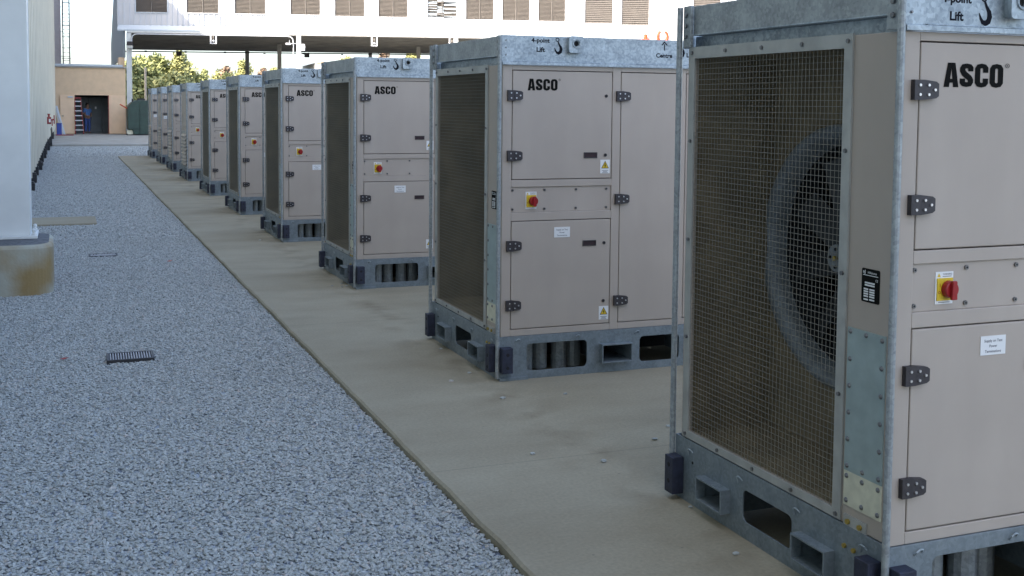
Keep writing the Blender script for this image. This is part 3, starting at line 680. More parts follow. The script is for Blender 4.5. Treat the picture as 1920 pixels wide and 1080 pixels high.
# ------------------------------------------------------------ near column on its pier
pr = MB()
out = rrect(-.83, -.128, 12.17, 13.35, .24, 10)
N = len(out)
lv = [(-.16, 0), (.43, 0), (.455, .012), (.468, .04)]
vs = []
for z, ins in lv:
    for (x, y) in out:
        cx, cy = -.479, 12.875; vs.append((cx+(x-cx)*(1-ins/.35), cy+(y-cy)*(1-ins/.67), z))
fs = [(j*N+i, j*N+(i+1) % N, (j+1)*N+(i+1) % N, (j+1)*N+i) for j in range(len(lv)-1) for i in range(N)]
pr.add(vs, fs, 'pier'); pr.add([vs[3*N+i] for i in range(N)], [tuple(range(N))], 'grout')
tag(pr.build('concrete_pier'), 'brown stained concrete pier with rounded corners under the white column', 'pier')
c = empty('steel_column', (-.505, 12.95, .47)); tag(c, 'white steel column standing on the concrete pier at the left edge', 'column')
MB().box(-.165, .155, -.14, .33, .0, 7.4, 'white').box(-.165, .155, -.155, -.1402, .03, 7.4, 'white').box(-.17, .16, .3302, .345, .03, 7.4, 'white').build('shaft', c, bevel=.003)
q = MB().box(-.24, .225, -.22, .40, .001, .03, 'white'); q.build('base_plate', c, bevel=.003)
for x, y in ((.19, -.17), (-.2, -.17), (.19, .36), (-.2, .36)):
    MB().cyl((x, y, .0305), (x, y, .052), .026, 'white', 6).cyl((x, y, .052), (x, y, .075), .015, 'white', 8).ball((x, y, .08), .021, 'white', 5).build('anchor_bolt', c)
tag(MB().box(-.66, .455, 18.95, 20.1, -.16, -.008, 'concrete').build('concrete_slab', bevel=.012), 'narrow concrete slab set in the gravel behind the white column', 'slab')

def drain(x, y, rz, sx, buried, label):
    d = empty('drain_grate', (x, y, -.036+buried), rz)
    fr = MB().plate(rrect(-.17, .17, -.135, .135, .008, 2), [rect(-.15, .15, -.115, .115)], lambda u, v, t: (u, v, t), -.03, .0135, 'black'); fr.build('frame', d)
    gr = MB()
    for k in range(16): x0 = -.145+k*.0187; gr.box(x0, x0+.0085, -.1145, .1145, -.001, .012, 'grate')
    gr.build('bars', d)
    MB().box(-.149, .149, -.114, .114, -.012, -.002, 'dark').build('sump', d)  # black sheet painting the shade between the bars
    tag(d, label, 'drain grate', 'drain grates in the gravel')
drain(.437, 8.93, R(-1), 1, .010, 'near slotted iron drain grate lying clear in the gravel')
drain(.43, 15.12, 0, 1, -.004, 'farther drain grate almost buried in the gravel near the pier')

# stray stones on the pad
ST = [(2.742, 4.584), (3.318, 5.822), (3.109, 5.611), (2.807, 4.5), (2.633, 4.024), (2.703, 11.723), (2.647, 7.483), (2.62, 6.75), (2.70, 8.3), (2.45, 7.3), (2.58, 11.6), (2.35, 5.6), (2.66, 5.35), (3.05, 6.72), (2.5, 15.8), (2.66, 11.5), (2.72, 11.55)]
for k, (x, y) in enumerate(ST):
    s_ = .011+.007*((k*37) % 5)/5
    mb = MB().ball((0, 0, s_*.4), s_, 'stone', 3, sc=(1.3, .9, .5)); mb.v = [(a+random.uniform(-.25, .25)*s_, b+random.uniform(-.25, .25)*s_, max(0, c)) for a, b, c in mb.v]
    o = mb.build('stray_stone', loc=(x, y, .0005)); tag(o, 'small pale gravel stone strayed onto the concrete pad near the cabinets', 'stone', 'stray stones on the pad')

for (x, y, mm, lb) in ((-.03, 9.0, 'redpaint', 'small dark red fallen leaf on the gravel left of the near drain grate'), (1.16, 14.2, 'orange', 'small orange fallen leaf on the gravel near the pad edge')):
    q = MB().add([(-.03, 0, .004), (0, -.016, .0), (.034, 0, .010), (0, .018, .006), (-.03, 0, .006), (0, -.016, .002), (.034, 0, .012), (0, .018, .008)], [(0, 1, 2, 3), (7, 6, 5, 4), (0, 1, 5, 4), (1, 2, 6, 5), (2, 3, 7, 6), (3, 0, 4, 7)], mm)
    tag(q.build('fallen_leaf', loc=(x, y, -.022)), lb, 'leaf')

# ------------------------------------------------------------ long clad building on the left
def wx(y): return -.90+.0067*y
def wz(y): return min(.45, max(.1, .1+(y-26)*.02))
bl = empty('clad_building'); tag(bl, 'long cream building with vertical ribbed wall sheeting along the left side', 'building')
mb = MB(); prof = []
y = -34.0
while y < 66.6:
    prof += [(y, -.10), (y+.60, -.10), (y+.605, -.16), (y+.66, -.16), (y+.665, -.10), (y+.70, 0), (y+.90, 0), (y+.94, -.10)]; y += 1.18
n = len(prof); vs = [(wx(a)+b, a, wz(a) if z < 1 else z) for z in (.17, 14.0) for a, b in prof]
mb.add(vs, [(i, i+1, n+i+1, n+i) for i in range(n-1)], 'siding')
mb.box(-24, wx(-34)-.16, -34, 66.6, .5, 13.99, 'siding')
mb.v = mb.v; mb.build('wall', bl)
MB().box(-24, -1.0, -34, 66.5, -.15, .4995, 'black').build('foundation', bl)
MB().box(-.90, -.455, 66.62, 66.70, .1, 14.0, 'siding').build('corner_trim', bl)
for i, (yb_, x1, hh) in enumerate([(26.5, -.616, .22), (29.07, -.632, .27), (31.96, -.647, .30), (34.5, -.604, .28), (36.9, -.62, .15), (38.95, -.633, .48), (41.6, -.59, .36), (44.35, -.60, .52), (48.2, -.55, .5), (52.5, -.511, .45), (60.1, -.50, .55)]):
    q = MB().box(-.15, 0, 0, .22, -.10, hh*.85-.06, 'black').box(-.115, -.012, -.012, -.0005, hh*.3-.06, hh*.62-.06, 'black')
    q.box(-.14, -.02, .02, .20, hh*.85-.0595, hh-.06, 'black')
    o = q.build('downspout_boot', loc=(x1, yb_, 0), bevel=.012)
    nm = ['nearest the column', 'second past the column', 'third past the column', 'fourth past the column', 'lowest one, fifth from column', 'tall one, sixth past the column', 'seventh past the column', 'below the red fire valve', 'just past the red fire valve', 'where gravel meets the concrete apron', 'farthest, beyond the apron edge'][i]
    tag(o, 'black drain boot at the foot of the cream wall, '+nm, 'drain boot', 'black drain boots along the cream wall')

# taller building behind with caged ladder
tb = empty('tall_building'); MB().box(-14, -4, 66.8, 94.99, -.1, 22, 'farwall').build('wing', tb); tag(tb, 'tall pale building behind the tan block building at the far left', 'building')  # unseen mass added to shade the tall wall and the hall side
MB().box(-14, -.17, 95, 99, -.1, 22, 'farwall').build('wall', tb)
MB().box(-.26, -.165, 94.9, 94.995, 2, 22, 'farwall').build('corner_trim', tb)
ld = empty('caged_ladder', (0, 95, 0)); tag(ld, 'tall caged access ladder against the sky left of the white hall', 'ladder')
q = MB()
for x in (-.02, .44): q.cyl((x, 0, 3), (x, 0, 21), .04, 'ladderpaint', 6)
q.build('rails', ld)
q = MB()
for k in range(60): q.cyl((-.02, 0, 3+.3*k), (.44, 0, 3+.3*k), .022, 'ladderpaint', 4)
q.build('rungs', ld)
q = MB()
for k in range(20):
    z = 4.4+.85*k; q.tube([(.21-.3*math.cos(math.pi*i/8), -.62*math.sin(math.pi*i/8), z) for i in range(9)], .028, 'ladderpaint', 4)
for i in range(1, 8, 2): q.cyl((.21-.3*math.cos(math.pi*i/8), -.62*math.sin(math.pi*i/8), 4.4), (.21-.3*math.cos(math.pi*i/8), -.62*math.sin(math.pi*i/8), 20.5), .012, 'ladderpaint', 4)
for z in (4, 5.4, 7.3, 9.2, 11): q.box(-.2, -.03, -.02, .02, z, z+.04, 'ladderpaint')
q.build('cage', ld)

# ------------------------------------------------------------ tan block building with open doorway
ub = empty('utility_building', (0, 69, .06)); tag(ub, 'tan flat roofed block building with open double doorway at the aisle end', 'building')
x0, x1 = -.62, 3.30
q = MB().box(x0, .55, 0, .2, 0, 3.78, 'tan').box(2.34, x1, 0, .2, 0, 3.78, 'tan').box(.55, 2.34, 0, .2, 2.22, 3.78, 'tan')
q.box(x0, x0+.2, .2, 9, 0, 3.78, 'tan').box(x1-.2, x1, .2, 9, 0, 3.78, 'tan').box(x0, x1, 8.8, 9, 0, 3.78, 'tan').box(2.95, 3.28, .3, 1.8, 3.80, 4.42, 'tan')
q.build('wall', ub)
MB().box(x0-.03, x1+.06, -.10, 9.05, 3.781, 3.86, 'post').box(x0-.03, x1-.15, -.12, 9.05, 3.861, 3.97, 'trim').build('roof_edge', ub)
q = MB().plate([(.52, 0), (.52, 2.27), (2.37, 2.27), (2.37, 0), (2.34, 0), (2.34, 2.22), (.55, 2.22), (.55, 0)], [], XZ, -.03, -.001, 'tandoor'); q.build('door_frame', ub)
MB().box(.35, 2.9, 4.0, 4.2, 0, 3.6, 'roomgrey').box(.3, .35, .2, 4, 0, 3.6, 'roomgrey').box(2.85, 2.9, .2, 4, 0, 3.6, 'roomgrey').box(.3, 2.9, .2, 4.2, 3.4, 3.6, 'roomgrey').build('inner_room', ub)
d = MB().box(-.22, .53, -.085, -.035, .03, 2.22, 'tandoor').build('door', ub, bevel=.004)
MB().box(.18, .46, -.14, -.0855, 2.07, 2.14, 'trim').build('door_closer', d)
MB().cyl((-.14, -.09, 1.03), (-.14, -.15, 1.03), .02, 'steelbolt', 8).box(-.15, -.04, -.16, -.14, 1.01, 1.05, 'steelbolt').build('handle', d)
d = MB().box(2.375, 3.27, -.085, -.035, .03, 2.22, 'tandoor').build('door', ub, bevel=.004)
MB().box(2.341, 2.374, -.12, -.031, .03, 2.22, 'redpaint').build('door_edge', d)  # red strip added for the lens colour fringe, not a door part
for x, lab in ((.62, 'left'), (1.35, 'middle'), (2.08, 'right')):
    c = empty('switchgear_cabinet', (x, 71.6, .06)); tag(c, 'grey switchgear cabinet inside the doorway, %s one of the three' % lab, 'cabinet', 'switchgear cabinets in the doorway')
    MB().box(0, .71, 0, .6, 0, 2.1, 'roomgrey').build('body', c, bevel=.01)
    MB().box(.03, .68, -.02, -.001, .08, 2.05, 'roomgrey').build('door', c, bevel=.005)
    if lab != 'left': MB().box(.33, .42, -.026, -.0205, 1.42, 1.56, 'label').build('notice_label', c)

# stepladder in the doorway
sl_ = empty('stepladder', (.75, 68.75, .06)); tag(sl_, 'red and white stepladder standing in the left of the doorway', 'stepladder')
for s, (xa, xb) in enumerate(((-.19, -.19), (.25, .10))):
    MB().tube([(xa, -.1, 0), (xb, .22, 2.05)], .026, 'redpaint', 6).build('rail', sl_)
for k in range(7):
    z = .22+.27*k; f = z/2.05; MB().box(-.19, .25-.15*f, -.13+.32*f, -.04+.32*f, z, z+.045, 'label').build('step', sl_)
q = MB(); q.tube([(.28, .75, 0), (.12, .28, 2.0)], .016, 'post', 6); q.tube([(-.2, .75, 0), (-.19, .28, 2.0)], .016, 'post', 6); q.tube([(-.2, .62, .5), (.26, .62, .5)], .012, 'post', 5); q.build('rear_legs', sl_)
MB().box(-.21, .13, .16, .30, 2.02, 2.09, 'redpaint').build('top_cap', sl_)

# person standing inside the doorway
def skinned(name, joints, edges, m, parent=None, sub=2):
    me = bpy.data.meshes.new(name); me.from_pydata([j[0] for j in joints], edges, []); me.materials.append(M[m])
    o = bpy.data.objects.new(name, me); COL.objects.link(o); o.parent = parent
    sk = o.modifiers.new('skin', 'SKIN'); sk.use_smooth_shade = True
    if not me.skin_vertices: 
        me.attributes.new  # layer is created by the modifier below
    bm_ = __import__('bmesh').new(); bm_.from_mesh(me); ly = bm_.verts.layers.skin.verify()
    for v_, j in zip(bm_.verts, joints): v_[ly].radius = j[1]; v_[ly].use_root = (v_.index == 0)
    bm_.to_mesh(me); bm_.free()
    ss = o.modifiers.new('sub', 'SUBSURF'); ss.levels = sub; ss.render_levels = sub
    return o
pe = empty('person', (1.24, 70.5, .06), R(35)); tag(pe, 'person in blue shirt and jeans standing inside the doorway beside the stepladder', 'person')
J = [((0, 0, .95), (.15, .11)), ((0, 0, 1.15), (.14, .10)), ((0, .01, 1.38), (.17, .11)), ((0, 0, 1.50), (.06, .06)), ((0, -.02, 1.62), (.075, .09)), ((0, -.01, 1.72), (.07, .085)),
     ((-.19, 0, 1.40), (.055, .055)), ((-.25, .03, 1.13), (.042, .042)), ((-.16, -.16, 1.02), (.032, .032)), ((-.10, -.22, 1.03), (.025, .035)),
     ((.19, 0, 1.40), (.055, .055)), ((.25, .03, 1.13), (.042, .042)), ((.16, -.16, 1.02), (.032, .032)), ((.10, -.22, 1.03), (.025, .035)),
     ((-.095, 0, .86), (.085, .09)), ((-.11, -.02, .50), (.058, .06)), ((-.12, .02, .09), (.038, .04)), ((-.13, -.14, .04), (.04, .03)),
     ((.095, 0, .86), (.085, .09)), ((.11, -.02, .50), (.058, .06)), ((.12, .02, .09), (.038, .04)), ((.13, -.14, .04), (.04, .03)),
     ((-.06, -.26, 1.04), (.009, .009)), ((-.075, -.27, 1.02), (.009, .009)), ((-.09, -.275, 1.0), (.009, .009)), ((-.11, -.265, .985), (.008, .008)), ((-.07, -.22, 1.07), (.009, .009)),
     ((.06, -.26, 1.04), (.009, .009)), ((.075, -.27, 1.02), (.009, .009)), ((.09, -.275, 1.0), (.009, .009)), ((.11, -.265, .985), (.008, .008)), ((.07, -.22, 1.07), (.009, .009)), ((0, -.115, 1.64), (.012, .014))]
E_ = [(0, 1), (1, 2), (2, 3), (3, 4), (4, 5), (2, 6), (6, 7), (7, 8), (8, 9), (2, 10), (10, 11), (11, 12), (12, 13), (0, 14), (14, 15), (15, 16), (16, 17), (0, 18), (18, 19), (19, 20), (20, 21), (9, 22), (9, 23), (9, 24), (9, 25), (9, 26), (13, 27), (13, 28), (13, 29), (13, 30), (13, 31), (4, 32)]
skinned('body', J, E_, 'skin', pe)
skinned('shirt', [((0, 0, .93), (.165, .13)), ((0, 0, 1.15), (.158, .125)), ((0, .01, 1.40), (.185, .13)), ((0, 0, 1.49), (.08, .08)), ((-.19, 0, 1.40), (.075, .075)), ((-.235, .02, 1.20), (.065, .065)), ((.19, 0, 1.40), (.075, .075)), ((.235, .02, 1.20), (.065, .065))], [(0, 1), (1, 2), (2, 3), (2, 4), (4, 5), (2, 6), (6, 7)], 'shirt', pe)
skinned('trousers', [((0, 0, .96), (.155, .12)), ((-.095, 0, .84), (.10, .105)), ((-.11, -.02, .50), (.078, .08)), ((-.12, .02, .09), (.065, .07)), ((.095, 0, .84), (.10, .105)), ((.11, -.02, .50), (.078, .08)), ((.12, .02, .09), (.065, .07))], [(0, 1), (1, 2), (2, 3), (0, 4), (4, 5), (5, 6)], 'jeans', pe)
MB().ball((0, .02, 1.70), .098, 'hair', 8, sc=(.92, 1.0, 1.0)).build('hair', pe, smooth=True)

# clutter left of the doorway
tag(MB().box(-.13, .13, -.13, .13, 0, .62, 'blue').box(-.15, .15, -.15, .15, .6205, .66, 'blue').build('blue_bin', loc=(-.28, 66.9, .06), bevel=.02), 'blue plastic bin at the corner of the tan building', 'bin')
for k, (xa, xb, mm, lab) in enumerate(((-.48, -.15, 'label', 'pale board leaning against the tan wall left of the door'), (-.40, -.02, 'trim', 'thin grey strip of trim leaning beside the pale board'))):
    q = MB(); q.add([(xb-.05, -.5, 0), (xb+.06, -.5, 0), (xb+.06, -.46, 0), (xb-.05, -.46, 0), (xa-.05, -.09, 1.6), (xa+.03, -.09, 1.6), (xa+.03, -.05, 1.6), (xa-.05, -.05, 1.6)], [(0, 1, 2, 3), (4, 5, 6, 7), (0, 1, 5, 4), (1, 2, 6, 5), (2, 3, 7, 6), (3, 0, 4, 7)], mm)
    tag(q.build('leaning_board', loc=(0, 69-.2*k, .061)), lab, 'board')
tag(MB().box(-.45, .45, -.04, .04, 0, .05, 'redpaint').build('steel_bar', loc=(.0, 66.2, .061)), 'dark red steel bar lying on the apron before the tan building', 'bar')

# red fire valve station on the cream wall
fv = empty('fire_hose_valve', (-.555, 45, 1.2)); tag(fv, 'red fire hose valve box with looped hose fixed to the cream wall', 'fire valve')
MB().box(-.14, .10, -.11, .11, -.13, .13, 'redpaint').build('valve_box', fv, bevel=.01)
MB().box(.02, .08, -.114, -.1105, -.06, .06, 'label').build('notice_label', fv)
MB().cyl((.02, 0, .13), (.02, 0, .22), .035, 'redpaint', 8).cyl((.02, 0, .22), (.02, 0, .25), .055, 'redpaint', 10).cyl((.10, 0, .02), (.20, 0, .04), .03, 'redpaint', 8).cyl((.2, 0, -.12), (.2, 0, .2), .02, 'redpaint', 8).cyl((.13, 0, -.2), (.13, 0, 0), .018, 'redpaint', 8).build('valve', fv)
q = MB(); q.tube([(.10*math.cos(t)*1.0+.02, -.02, -.42+.36*math.sin(t)) for t in [R(150+240*i/16) for i in range(17)]], .016, 'black', 5); q.tube([(.09*math.cos(t)*1.0+.0, .03, -.50+.42*math.sin(t)) for t in [R(150+240*i/16) for i in range(17)]], .016, 'black', 5)
q.build('hose', fv)

# green tank and orange arm
gt = empty('green_tank', (3.25, 66.5, .06)); tag(gt, 'dark green metal tank with sloped shoulder between the tan building and cabinet row', 'tank')
q = MB(); q.plate([(.02, .3), (0, 1.55), (.22, 1.83), (.5, 1.95), (2.0, 1.95), (2.0, .05), (.35, .05), (.25, .3)], [], XZ, 0, 1.6, 'green'); q.build('body', gt, bevel=.03)
q = MB().box(.04, .62, -.03, -.001, .35, 1.52, 'green').box(.66, .69, -.05, -.001, .1, 1.85, 'green').box(1.15, 1.18, -.05, -.001, .1, 1.85, 'green'); q.build('side_ribs', gt, bevel=.006)
MB().cyl((.30, .3, 1.84), (.30, .3, 2.03), .05, 'black', 8).box(.55, .95, .1, .5, 1.951, 2.05, 'black').build('filler_caps', gt)
MB().cyl((.15, .1, .17), (.15, .25, .17), .17, 'cream', 14).build('wheel', gt)
MB().box(-.02, 2.0, .05, 1.5, .0, .049, 'black').build('base_skid', gt)
MB().tube([(-.38, .1, 1.72), (-.18, .1, 1.6), (.02, .1, 1.48)], .035, 'orange', 6).build('lever_arm', gt)

# ------------------------------------------------------------ white canopy hall
TH = R(-15); HO = Vector((3.38, 69, 0))
hall = empty('canopy_hall', HO, TH); tag(hall, 'white ribbed hall with tan louvres above an open canopy across the background', 'hall')
inv = (Matrix.Translation(HO) @ Matrix.Rotation(TH, 4, 'Z')).inverted()
LV = [(.52, 2.27), (3.38, 5.16), (6.1, 7.83), (9.29, 10.98), (11.85, 13.55), (14.39, 16.08), (17.28, 18.98), (19.55, 21.18), (21.72, 23.35), (23.9, 25.51), (26.72, 28.41), (28.97, 30.65), (33.4, 35.1), (36.1, 37.8)]
LB = [7.09, 7.1, 7.1, 7.1, 7.06, 7.06, 7.05, 7.0, 6.99, 6.98, 6.9, 6.83, 6.83, 6.83]
q = MB(); U1 = 44.0; ZT = 14.0
q.plate(rect(-.53, U1, 6.36, ZT), [rect(a, b, z, z+2.3) for (a, b), z in zip(LV, LB)], XZ, .12, .25, 'facade')
u = -.5
while u < U1:
    hit = [(a, b, z) for (a, b), z in zip(LV, LB) if a-.08 < u < b+.04]
    if hit: q.box(u, u+.05, .05, .1195, 6.36, hit[0][2]-.06, 'facade'); q.box(u, u+.05, .05, .1195, hit[0][2]+2.36, ZT, 'facade')
    else: q.box(u, u+.05, .05, .1195, 6.36, ZT, 'facade')
    u += .30
q.build('wall', hall)
q = MB(); q.plate([(.11, 6.355), (-.04, 6.08), (-.04, 6.0), (.25, 6.0), (.25, 6.355)], [], lambda a, b, t: (t, a, b), -.5, U1, 'trim')
q.build('eave_flashing', hall)
MB().box(.0, U1, -.02, .2, 5.90, 5.9995, 'white').box(0, U1, .0, .2, 5.86, 5.8995, 'louvre').build('front_beam', hall)
for i, ((a, b), z) in enumerate(zip(LV, LB)):
    q = MB(); q.plate(rect(a-.05, b+.05, z-.05, z+2.35), [rect(a, b, z, z+2.3)], XZ, .06, .119, 'trim' if i == 0 else 'facade')
    fr = q.build('louvre_frame', hall)
    q = MB().box(a, b, .22, .24, z, z+2.3, 'louvre' if i != 6 else 'dark')
    nsl = 30 if i < 10 else 20
    for k in range(nsl):
        zz = z+.02+k*2.28/nsl; dz = 2.28/nsl
        if i == 6:
            for (ua, ub_) in ((a, a+.55), (a+.57, a+.95), (a+.97, b)):
                t = random.uniform(-.05, .05); q.add([(ua, .12, zz+t), (ub_, .12, zz+t*.3), (ub_, .19, zz+dz*.7), (ua, .19, zz+dz*.7)], [(0, 1, 2, 3)], 'trim' if random.random() < .55 else 'louvre')  # pale blades paint the reflections in this louvre
        else:
            q.add([(a, .12, zz), (b, .12, zz), (b, .20, zz+dz*1.0), (a, .20, zz+dz*1.0)], [(0, 1, 2, 3)], 'louvre')
    if i < 10: q.box((a+b)/2-.02, (a+b)/2+.02, .10, .118, z, z+2.3, 'louvre')
    lo = q.build('louvre', fr)
    if i == 6: lo['label'] = 'damaged louvre with bent bright blades'
# side wall (world coordinates taken into the hall's frame)
q = MB(); pts = [(69.2, 4.48), (87.6, 4.5), (87.6, 6.1), (82, 9.15), (76, 12.4), (69.2, 13.9)]
q.plate(pts, [], lambda a, b, t: tuple(inv @ Vector((t, a, b))), 3.21, 3.33, 'bluegrey'); q.build('side_wall', hall)
# roof over the open bay
q = MB(); q.plate([(.15, .26), (U1, .26), (U1, 22), (-4.6, 22)], [], lambda a, b, t: (a, b, t), 6.02, 6.10, 'soffit')
for k in range(12): v_ = 1.2+k*1.8; q.box(-.21*v_, U1, v_, v_+.12, 5.86, 6.0195, 'soffit')
q.box(-4.6, U1, 21.9, 22.1, 5.9, 6.25, 'soffit'); q.plate([(.15, .26), (U1, .26), (U1, 22), (-4.6, 22)], [], lambda a, b, t: (a, b, t), 13.7, 13.9, 'facade'); q.box(-4.6, U1, 22.11, 22.2, 6.3, 13.7, 'facade')
q.build('canopy_roof', hall)
for u_ in (.12, 9.75, 18.95, 28.2, 37.4): MB().box(u_-.13, u_+.13, -.05, .2, -.1, 5.8595, 'white').build('post', hall, bevel=.01)
for u_ in (7.75, 17.05, 26.4): MB().box(u_-.13, u_+.13, 10, 10.25, -.1, 5.8595, 'post').build('post', hall, bevel=.01)
for u_ in (-4.8, 4.47, 13.7, 23.0): MB().box(u_-.14, u_+.14, 20, 20.3, -.1, 5.9, 'post').build('post', hall, bevel=.01)
def hloc(u, v, z): return tuple(HO+Matrix.Rotation(TH, 3, 'Z') @ Vector((u, v, z)))
# white conduit under the beam
cd_ = MB(); cd_.tube([(.30, -.07, 4.9), (.30, -.07, 5.55), (.34, -.07, 5.70), (.48, -.07, 5.80), (.7, -.07, 5.82), (9.1, -.07, 5.82), (9.3, -.07, 5.78), (9.42, -.07, 5.66), (9.45, -.07, 5.4), (9.45, -.07, 4.6)], .035, 'facade', 6)
o = cd_.build('conduit', loc=HO); o.rotation_euler = (0, 0, TH); tag(o, 'white conduit running under the canopy beam and bending down at the posts', 'conduit')
q = MB(); q.tube([(-4.7, 19.9, 5.68), (14, 19.9, 5.74), (30, 19.9, 5.76)], .045, 'black', 6)
for k in range(10): q.box(-3.0+2.9*k, -2.85+2.9*k, 19.83, 19.97, 5.63, 5.76, 'black')
o = q.build('conduit', loc=HO); o.rotation_euler = (0, 0, TH); tag(o, 'thin dark pipe crossing the back of the open canopy bay', 'pipe')
def hthing(name, u, v, z, label, cat, group=None):
    e_ = empty(name, hloc(u, v, z), TH); tag(e_, label, cat, group); return e_
for u_, lab in ((.24, 'dark hooded wall light on the leftmost front post of the canopy'), (9.98, 'sunlit floodlight box on the second front post of the canopy')):
    e_ = hthing('wall_light', u_, -.12, 5.15, lab, 'light', 'lights on the canopy posts')
    q = MB(); q.plate([(-.17, 0), (.17, 0), (.13, .22), (-.13, .22)], [], XZ, -.28, .0, 'facade' if u_ > 5 else 'hinge'); q.build('hood', e_, bevel=.01)
    MB().box(-.15, .15, -.26, -.02, -.16, -.001, 'facade' if u_ > 5 else 'glass').build('lens', e_, bevel=.01)
e_ = hthing('security_camera', 9.3, -.2, 5.40, 'white security camera on an arm left of the second canopy post', 'camera')
MB().box(-.28, .02, -.08, .08, -.09, .03, 'facade').build('housing', e_, bevel=.02); MB().cyl((.02, 0, 0), (.32, .08, .0), .02, 'facade', 6).cyl((-.06, 0, .03), (-.06, 0, .2), .015, 'facade', 6).build('arm', e_)
for u_, lab in ((4.9, 'left'), (14.15, 'middle'), (18.73, 'right')):
    e_ = hthing('lamp_bracket', u_, -.06, 5.32, 'white twin strap bracket with round bulb under the canopy beam, %s one of three' % lab, 'bracket', 'brackets under the canopy beam')
    MB().box(-.20, -.12, -.03, .03, 0, .56, 'facade').box(.10, .18, -.03, .03, 0, .56, 'facade').box(-.1195, .0995, -.02, .02, .0, .05, 'facade').build('straps', e_)
    MB().ball((-.01, -.02, .16), .075, 'facade', 6).cyl((-.01, 0, .23), (-.01, 0, .45), .05, 'louvre', 8).build('bulb', e_, smooth=True)
for u_, lab in ((-.47, 'left square lamp hanging from the pipe at the back of the canopy, above the trees'), (8.95, 'right square lamp hanging from the back pipe, above the distant shed')):
    e_ = hthing('hanging_lamp', u_, 19.7, 5.40, lab, 'lamp', 'lamps hanging at the back of the canopy')
    MB().plate(rect(-.19, .19, 0, .34), [rect(-.13, .13, .05, .27)], XZ, -.1, .1, 'black').build('housing', e_)
    MB().box(-.13, .13, -.05, .05, .05, .27, 'louvre').build('lens', e_)
    MB().cyl((-.15, 0, .34), (-.15, 0, .6), .01, 'black', 4).cyl((.15, 0, .34), (.15, 0, .6), .01, 'black', 4).build('hanger', e_)
e_ = hthing('alarm_sounder', 31.45, -.2, 6.0, 'orange and white ring shaped sounder on the white hall above the Centre arrow', 'sounder')
q = MB(); ring = [(.30*math.cos(t), -.02, .15+.34*math.sin(t)) for t in [R(-60+i*12) for i in range(11)]]; q.tube(ring, .08, 'orange', 6)
q.tube([(-a, b, c) for a, b, c in ring], .08, 'orange', 6); q.build('ring', e_); MB().cyl((0, .05, .15), (0, .3, .15), .2, 'facade', 10).build('back_box', e_)
e_ = hthing('beacon', 30.4, -.2, 5.85, 'small orange beacon on its round base beside the ring shaped sounder', 'beacon')
MB().cyl((0, 0, 0), (0, 0, .16), .32, 'orange', 12, .2).build('base', e_); MB().cyl((0, 0, .16), (0, 0, .42), .11, 'orange', 10).build('lens', e_)

# ------------------------------------------------------------ far shed, pole and trees
sh = empty('distant_shed', (28.0, 135, 0)); tag(sh, 'small distant shed with white front and sloping grey roof beyond the canopy', 'shed')
q = MB().box(0, 5, 0, 8, -.1, 6.9, 'facade').box(-5.5, -.001, .5, 8, -.1, 5.2, 'siding'); q.build('wall', sh)
q = MB(); q.plate([(-5.9, 5.3), (0, 7.0), (0, 6.8), (-5.9, 5.1)], [], XZ, .2, 8.2, 'bluegrey'); q.build('roof', sh)
MB().box(.3, .45, -.05, -.001, -.1, 6.7, 'tan').box(-.02, 5, -.1, -.051, 6.75, 6.95, 'tan').build('trim', sh)
up = empty('utility_pole', (6.75, 106, -.1)); tag(up, 'pale slender wooden pole standing in front of the trees', 'pole')
MB().cyl((0, 0, 0), (0, 0, 5.1), .12, 'polewood', 8, .09).build('pole', up)

def tree(x, y, h, rx, seed, mname, label, kind='round', dens=1.0, base=.25):
    rnd = random.Random(seed); root = empty('tree', (x, y, -.12)); tag(root, label, 'tree', 'trees beyond the canopy')
    t = MB(); pts = [(0, 0, 0)]; px = py = 0
    for k in range(1, 7): px += rnd.uniform(-.12, .12); py += rnd.uniform(-.12, .12); pts.append((px, py, h*.93*k/6))
    for k in range(6): t.cyl(pts[k], pts[k+1], .03*h*(1-.13*k)*.6, 'bark', 6, .03*h*(1-.13*(k+1))*.6)
    clumps = []
    nl = 11 if kind == 'round' else 16
    for k in range(nl):
        f = base+(1-base)*(k+.5)/nl; a = k*2.4+rnd.uniform(-.4, .4)
        reach = rx*(math.sin(math.pi*min(1, (f-base)/(1-base)*.85+.22))**.7 if kind == 'round' else (1.08-(f-base)/(1-base)))*rnd.uniform(.6, 1.1)
        p0 = Vector((0, 0, h*f*.93)); p1 = p0+Vector((math.cos(a)*reach, math.sin(a)*reach, reach*(.35 if kind == 'round' else .1)))
        t.cyl(p0, p1, .008*h, 'bark', 4, .003*h); 
        for j in range(3): clumps.append((p0.lerp(p1, .45+.3*j), rx*rnd.uniform(.30, .50)))
    clumps.append((Vector((px, py, h*.94)), rx*.28))
    t.build('trunk', root)
    c = MB(); vs = []; fs = []
    for ctr, r in clumps:
        nn = int(120*dens)
        for _ in range(nn):
            d = Vector((rnd.gauss(0, 1), rnd.gauss(0, 1), rnd.gauss(0, .75))).normalized()*r*rnd.uniform(.3, 1.12)
            q_ = ctr+d; s = rnd.uniform(.09, .24)*(.7 if kind != 'round' else 1); a = Vector((rnd.gauss(0, 1), rnd.gauss(0, 1), rnd.gauss(0, 1))).normalized(); b = a.orthogonal().normalized()
            k = len(vs); vs += [q_-a*s-b*s*.6, q_+a*s-b*s*.5, q_+a*s*.8+b*s*.6, q_-a*s*.7+b*s*.5]; fs.append((k, k+1, k+2, k+3))
    c.add(vs, fs, mname); c.build('crown', root)
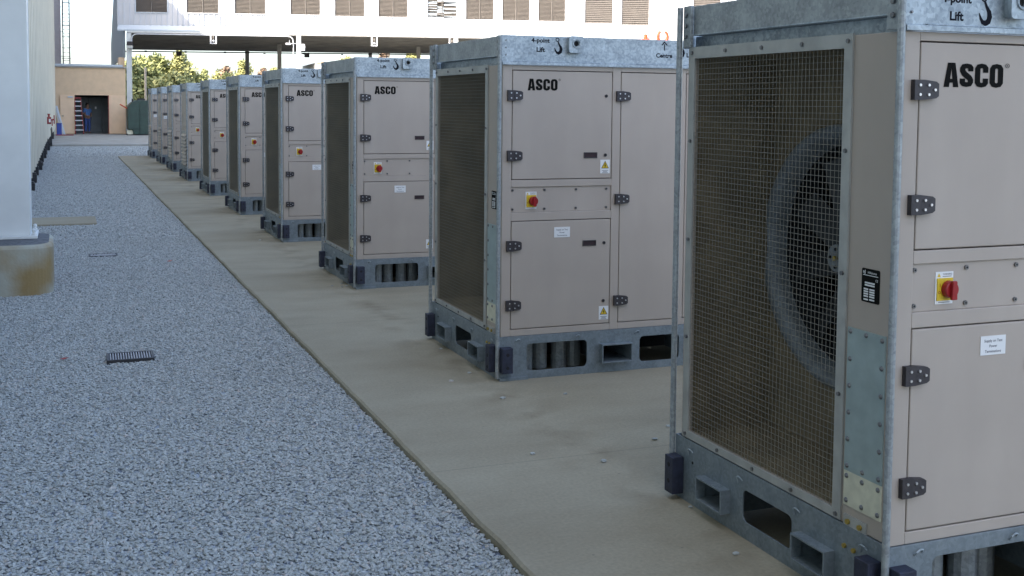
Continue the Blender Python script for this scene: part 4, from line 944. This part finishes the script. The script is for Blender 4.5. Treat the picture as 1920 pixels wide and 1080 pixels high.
T = [(6.0, 112, 5.7, 2.3, 'leaf', 'round', 1.0, 'dark green pine just right of the leftmost canopy post'), (8.4, 114, 6.4, 2.2, 'leaf', 'round', 1.1, 'rounded bushy pine behind the pale pole'),
     (10.4, 113, 7.0, 1.7, 'leaf2', 'cone', .8, 'tallest pointed yellow green pine, its crown open at the top'), (9.4, 110, 4.6, 1.9, 'leaf2', 'round', 1.1, 'low yellow green tree below the pointed pine'),
     (12.3, 114, 4.6, 1.5, 'leaf', 'round', 1.0, 'low dark tree right of the pointed pine'), (13.1, 117, 5.6, .55, 'leaf', 'cone', .45, 'thin spire shaped conifer'),
     (14.6, 112, 4.7, 1.6, 'leaf2', 'round', 1.0, 'yellowish low tree right of the thin spire'), (15.4, 118, 5.9, 1.1, 'leaf3', 'round', .3, 'nearly bare pinkish tree above the yellowish one'),
     (17.8, 122, 6.6, 1.5, 'leaf2', 'cone', .7, 'light green tree behind the first back post'), (19.9, 123, 5.9, 1.1, 'leaf3', 'round', .3, 'sparse brownish tree right of the first back post'),
     (25.6, 150, 6.9, 1.3, 'leaf2', 'cone', .6, 'small light green tree between the two middle posts'), (34.0, 145, 8.2, 1.9, 'leaf2', 'round', .6, 'pale treetop showing above the distant shed'),
     (37.8, 140, 9.2, 1.5, 'leaf3', 'round', .35, 'bare reddish treetop right of the second back post'), (42.0, 141, 9.3, 1.9, 'leaf2', 'round', .6, 'light green treetop over the third cabinet'), (46.8, 141, 9.4, 1.6, 'leaf', 'round', .5, 'last treetop before the second cabinet hides the view'),
     (7.0, 121, 6.4, 2.6, 'leaf', 'round', 1.2, 'broad dark pine filling the back of the tree belt'), (11.2, 121, 6.2, 2.4, 'leaf2', 'round', 1.2, 'broad yellowish tree behind the pointed pine'), (16.2, 126, 5.4, 2.4, 'leaf2', 'round', 1.0, 'low broad tree far behind the spire'),
     (4.6, 118, 5.2, 1.8, 'leaf', 'round', .9, 'tree partly hidden behind the leftmost canopy post')]
for i, (x, y, h, r, mm, kd, de, lb) in enumerate(T): tree(x, y, h, r, 100+i, mm, lb, kd, de, .12 if kd == 'round' else .2)
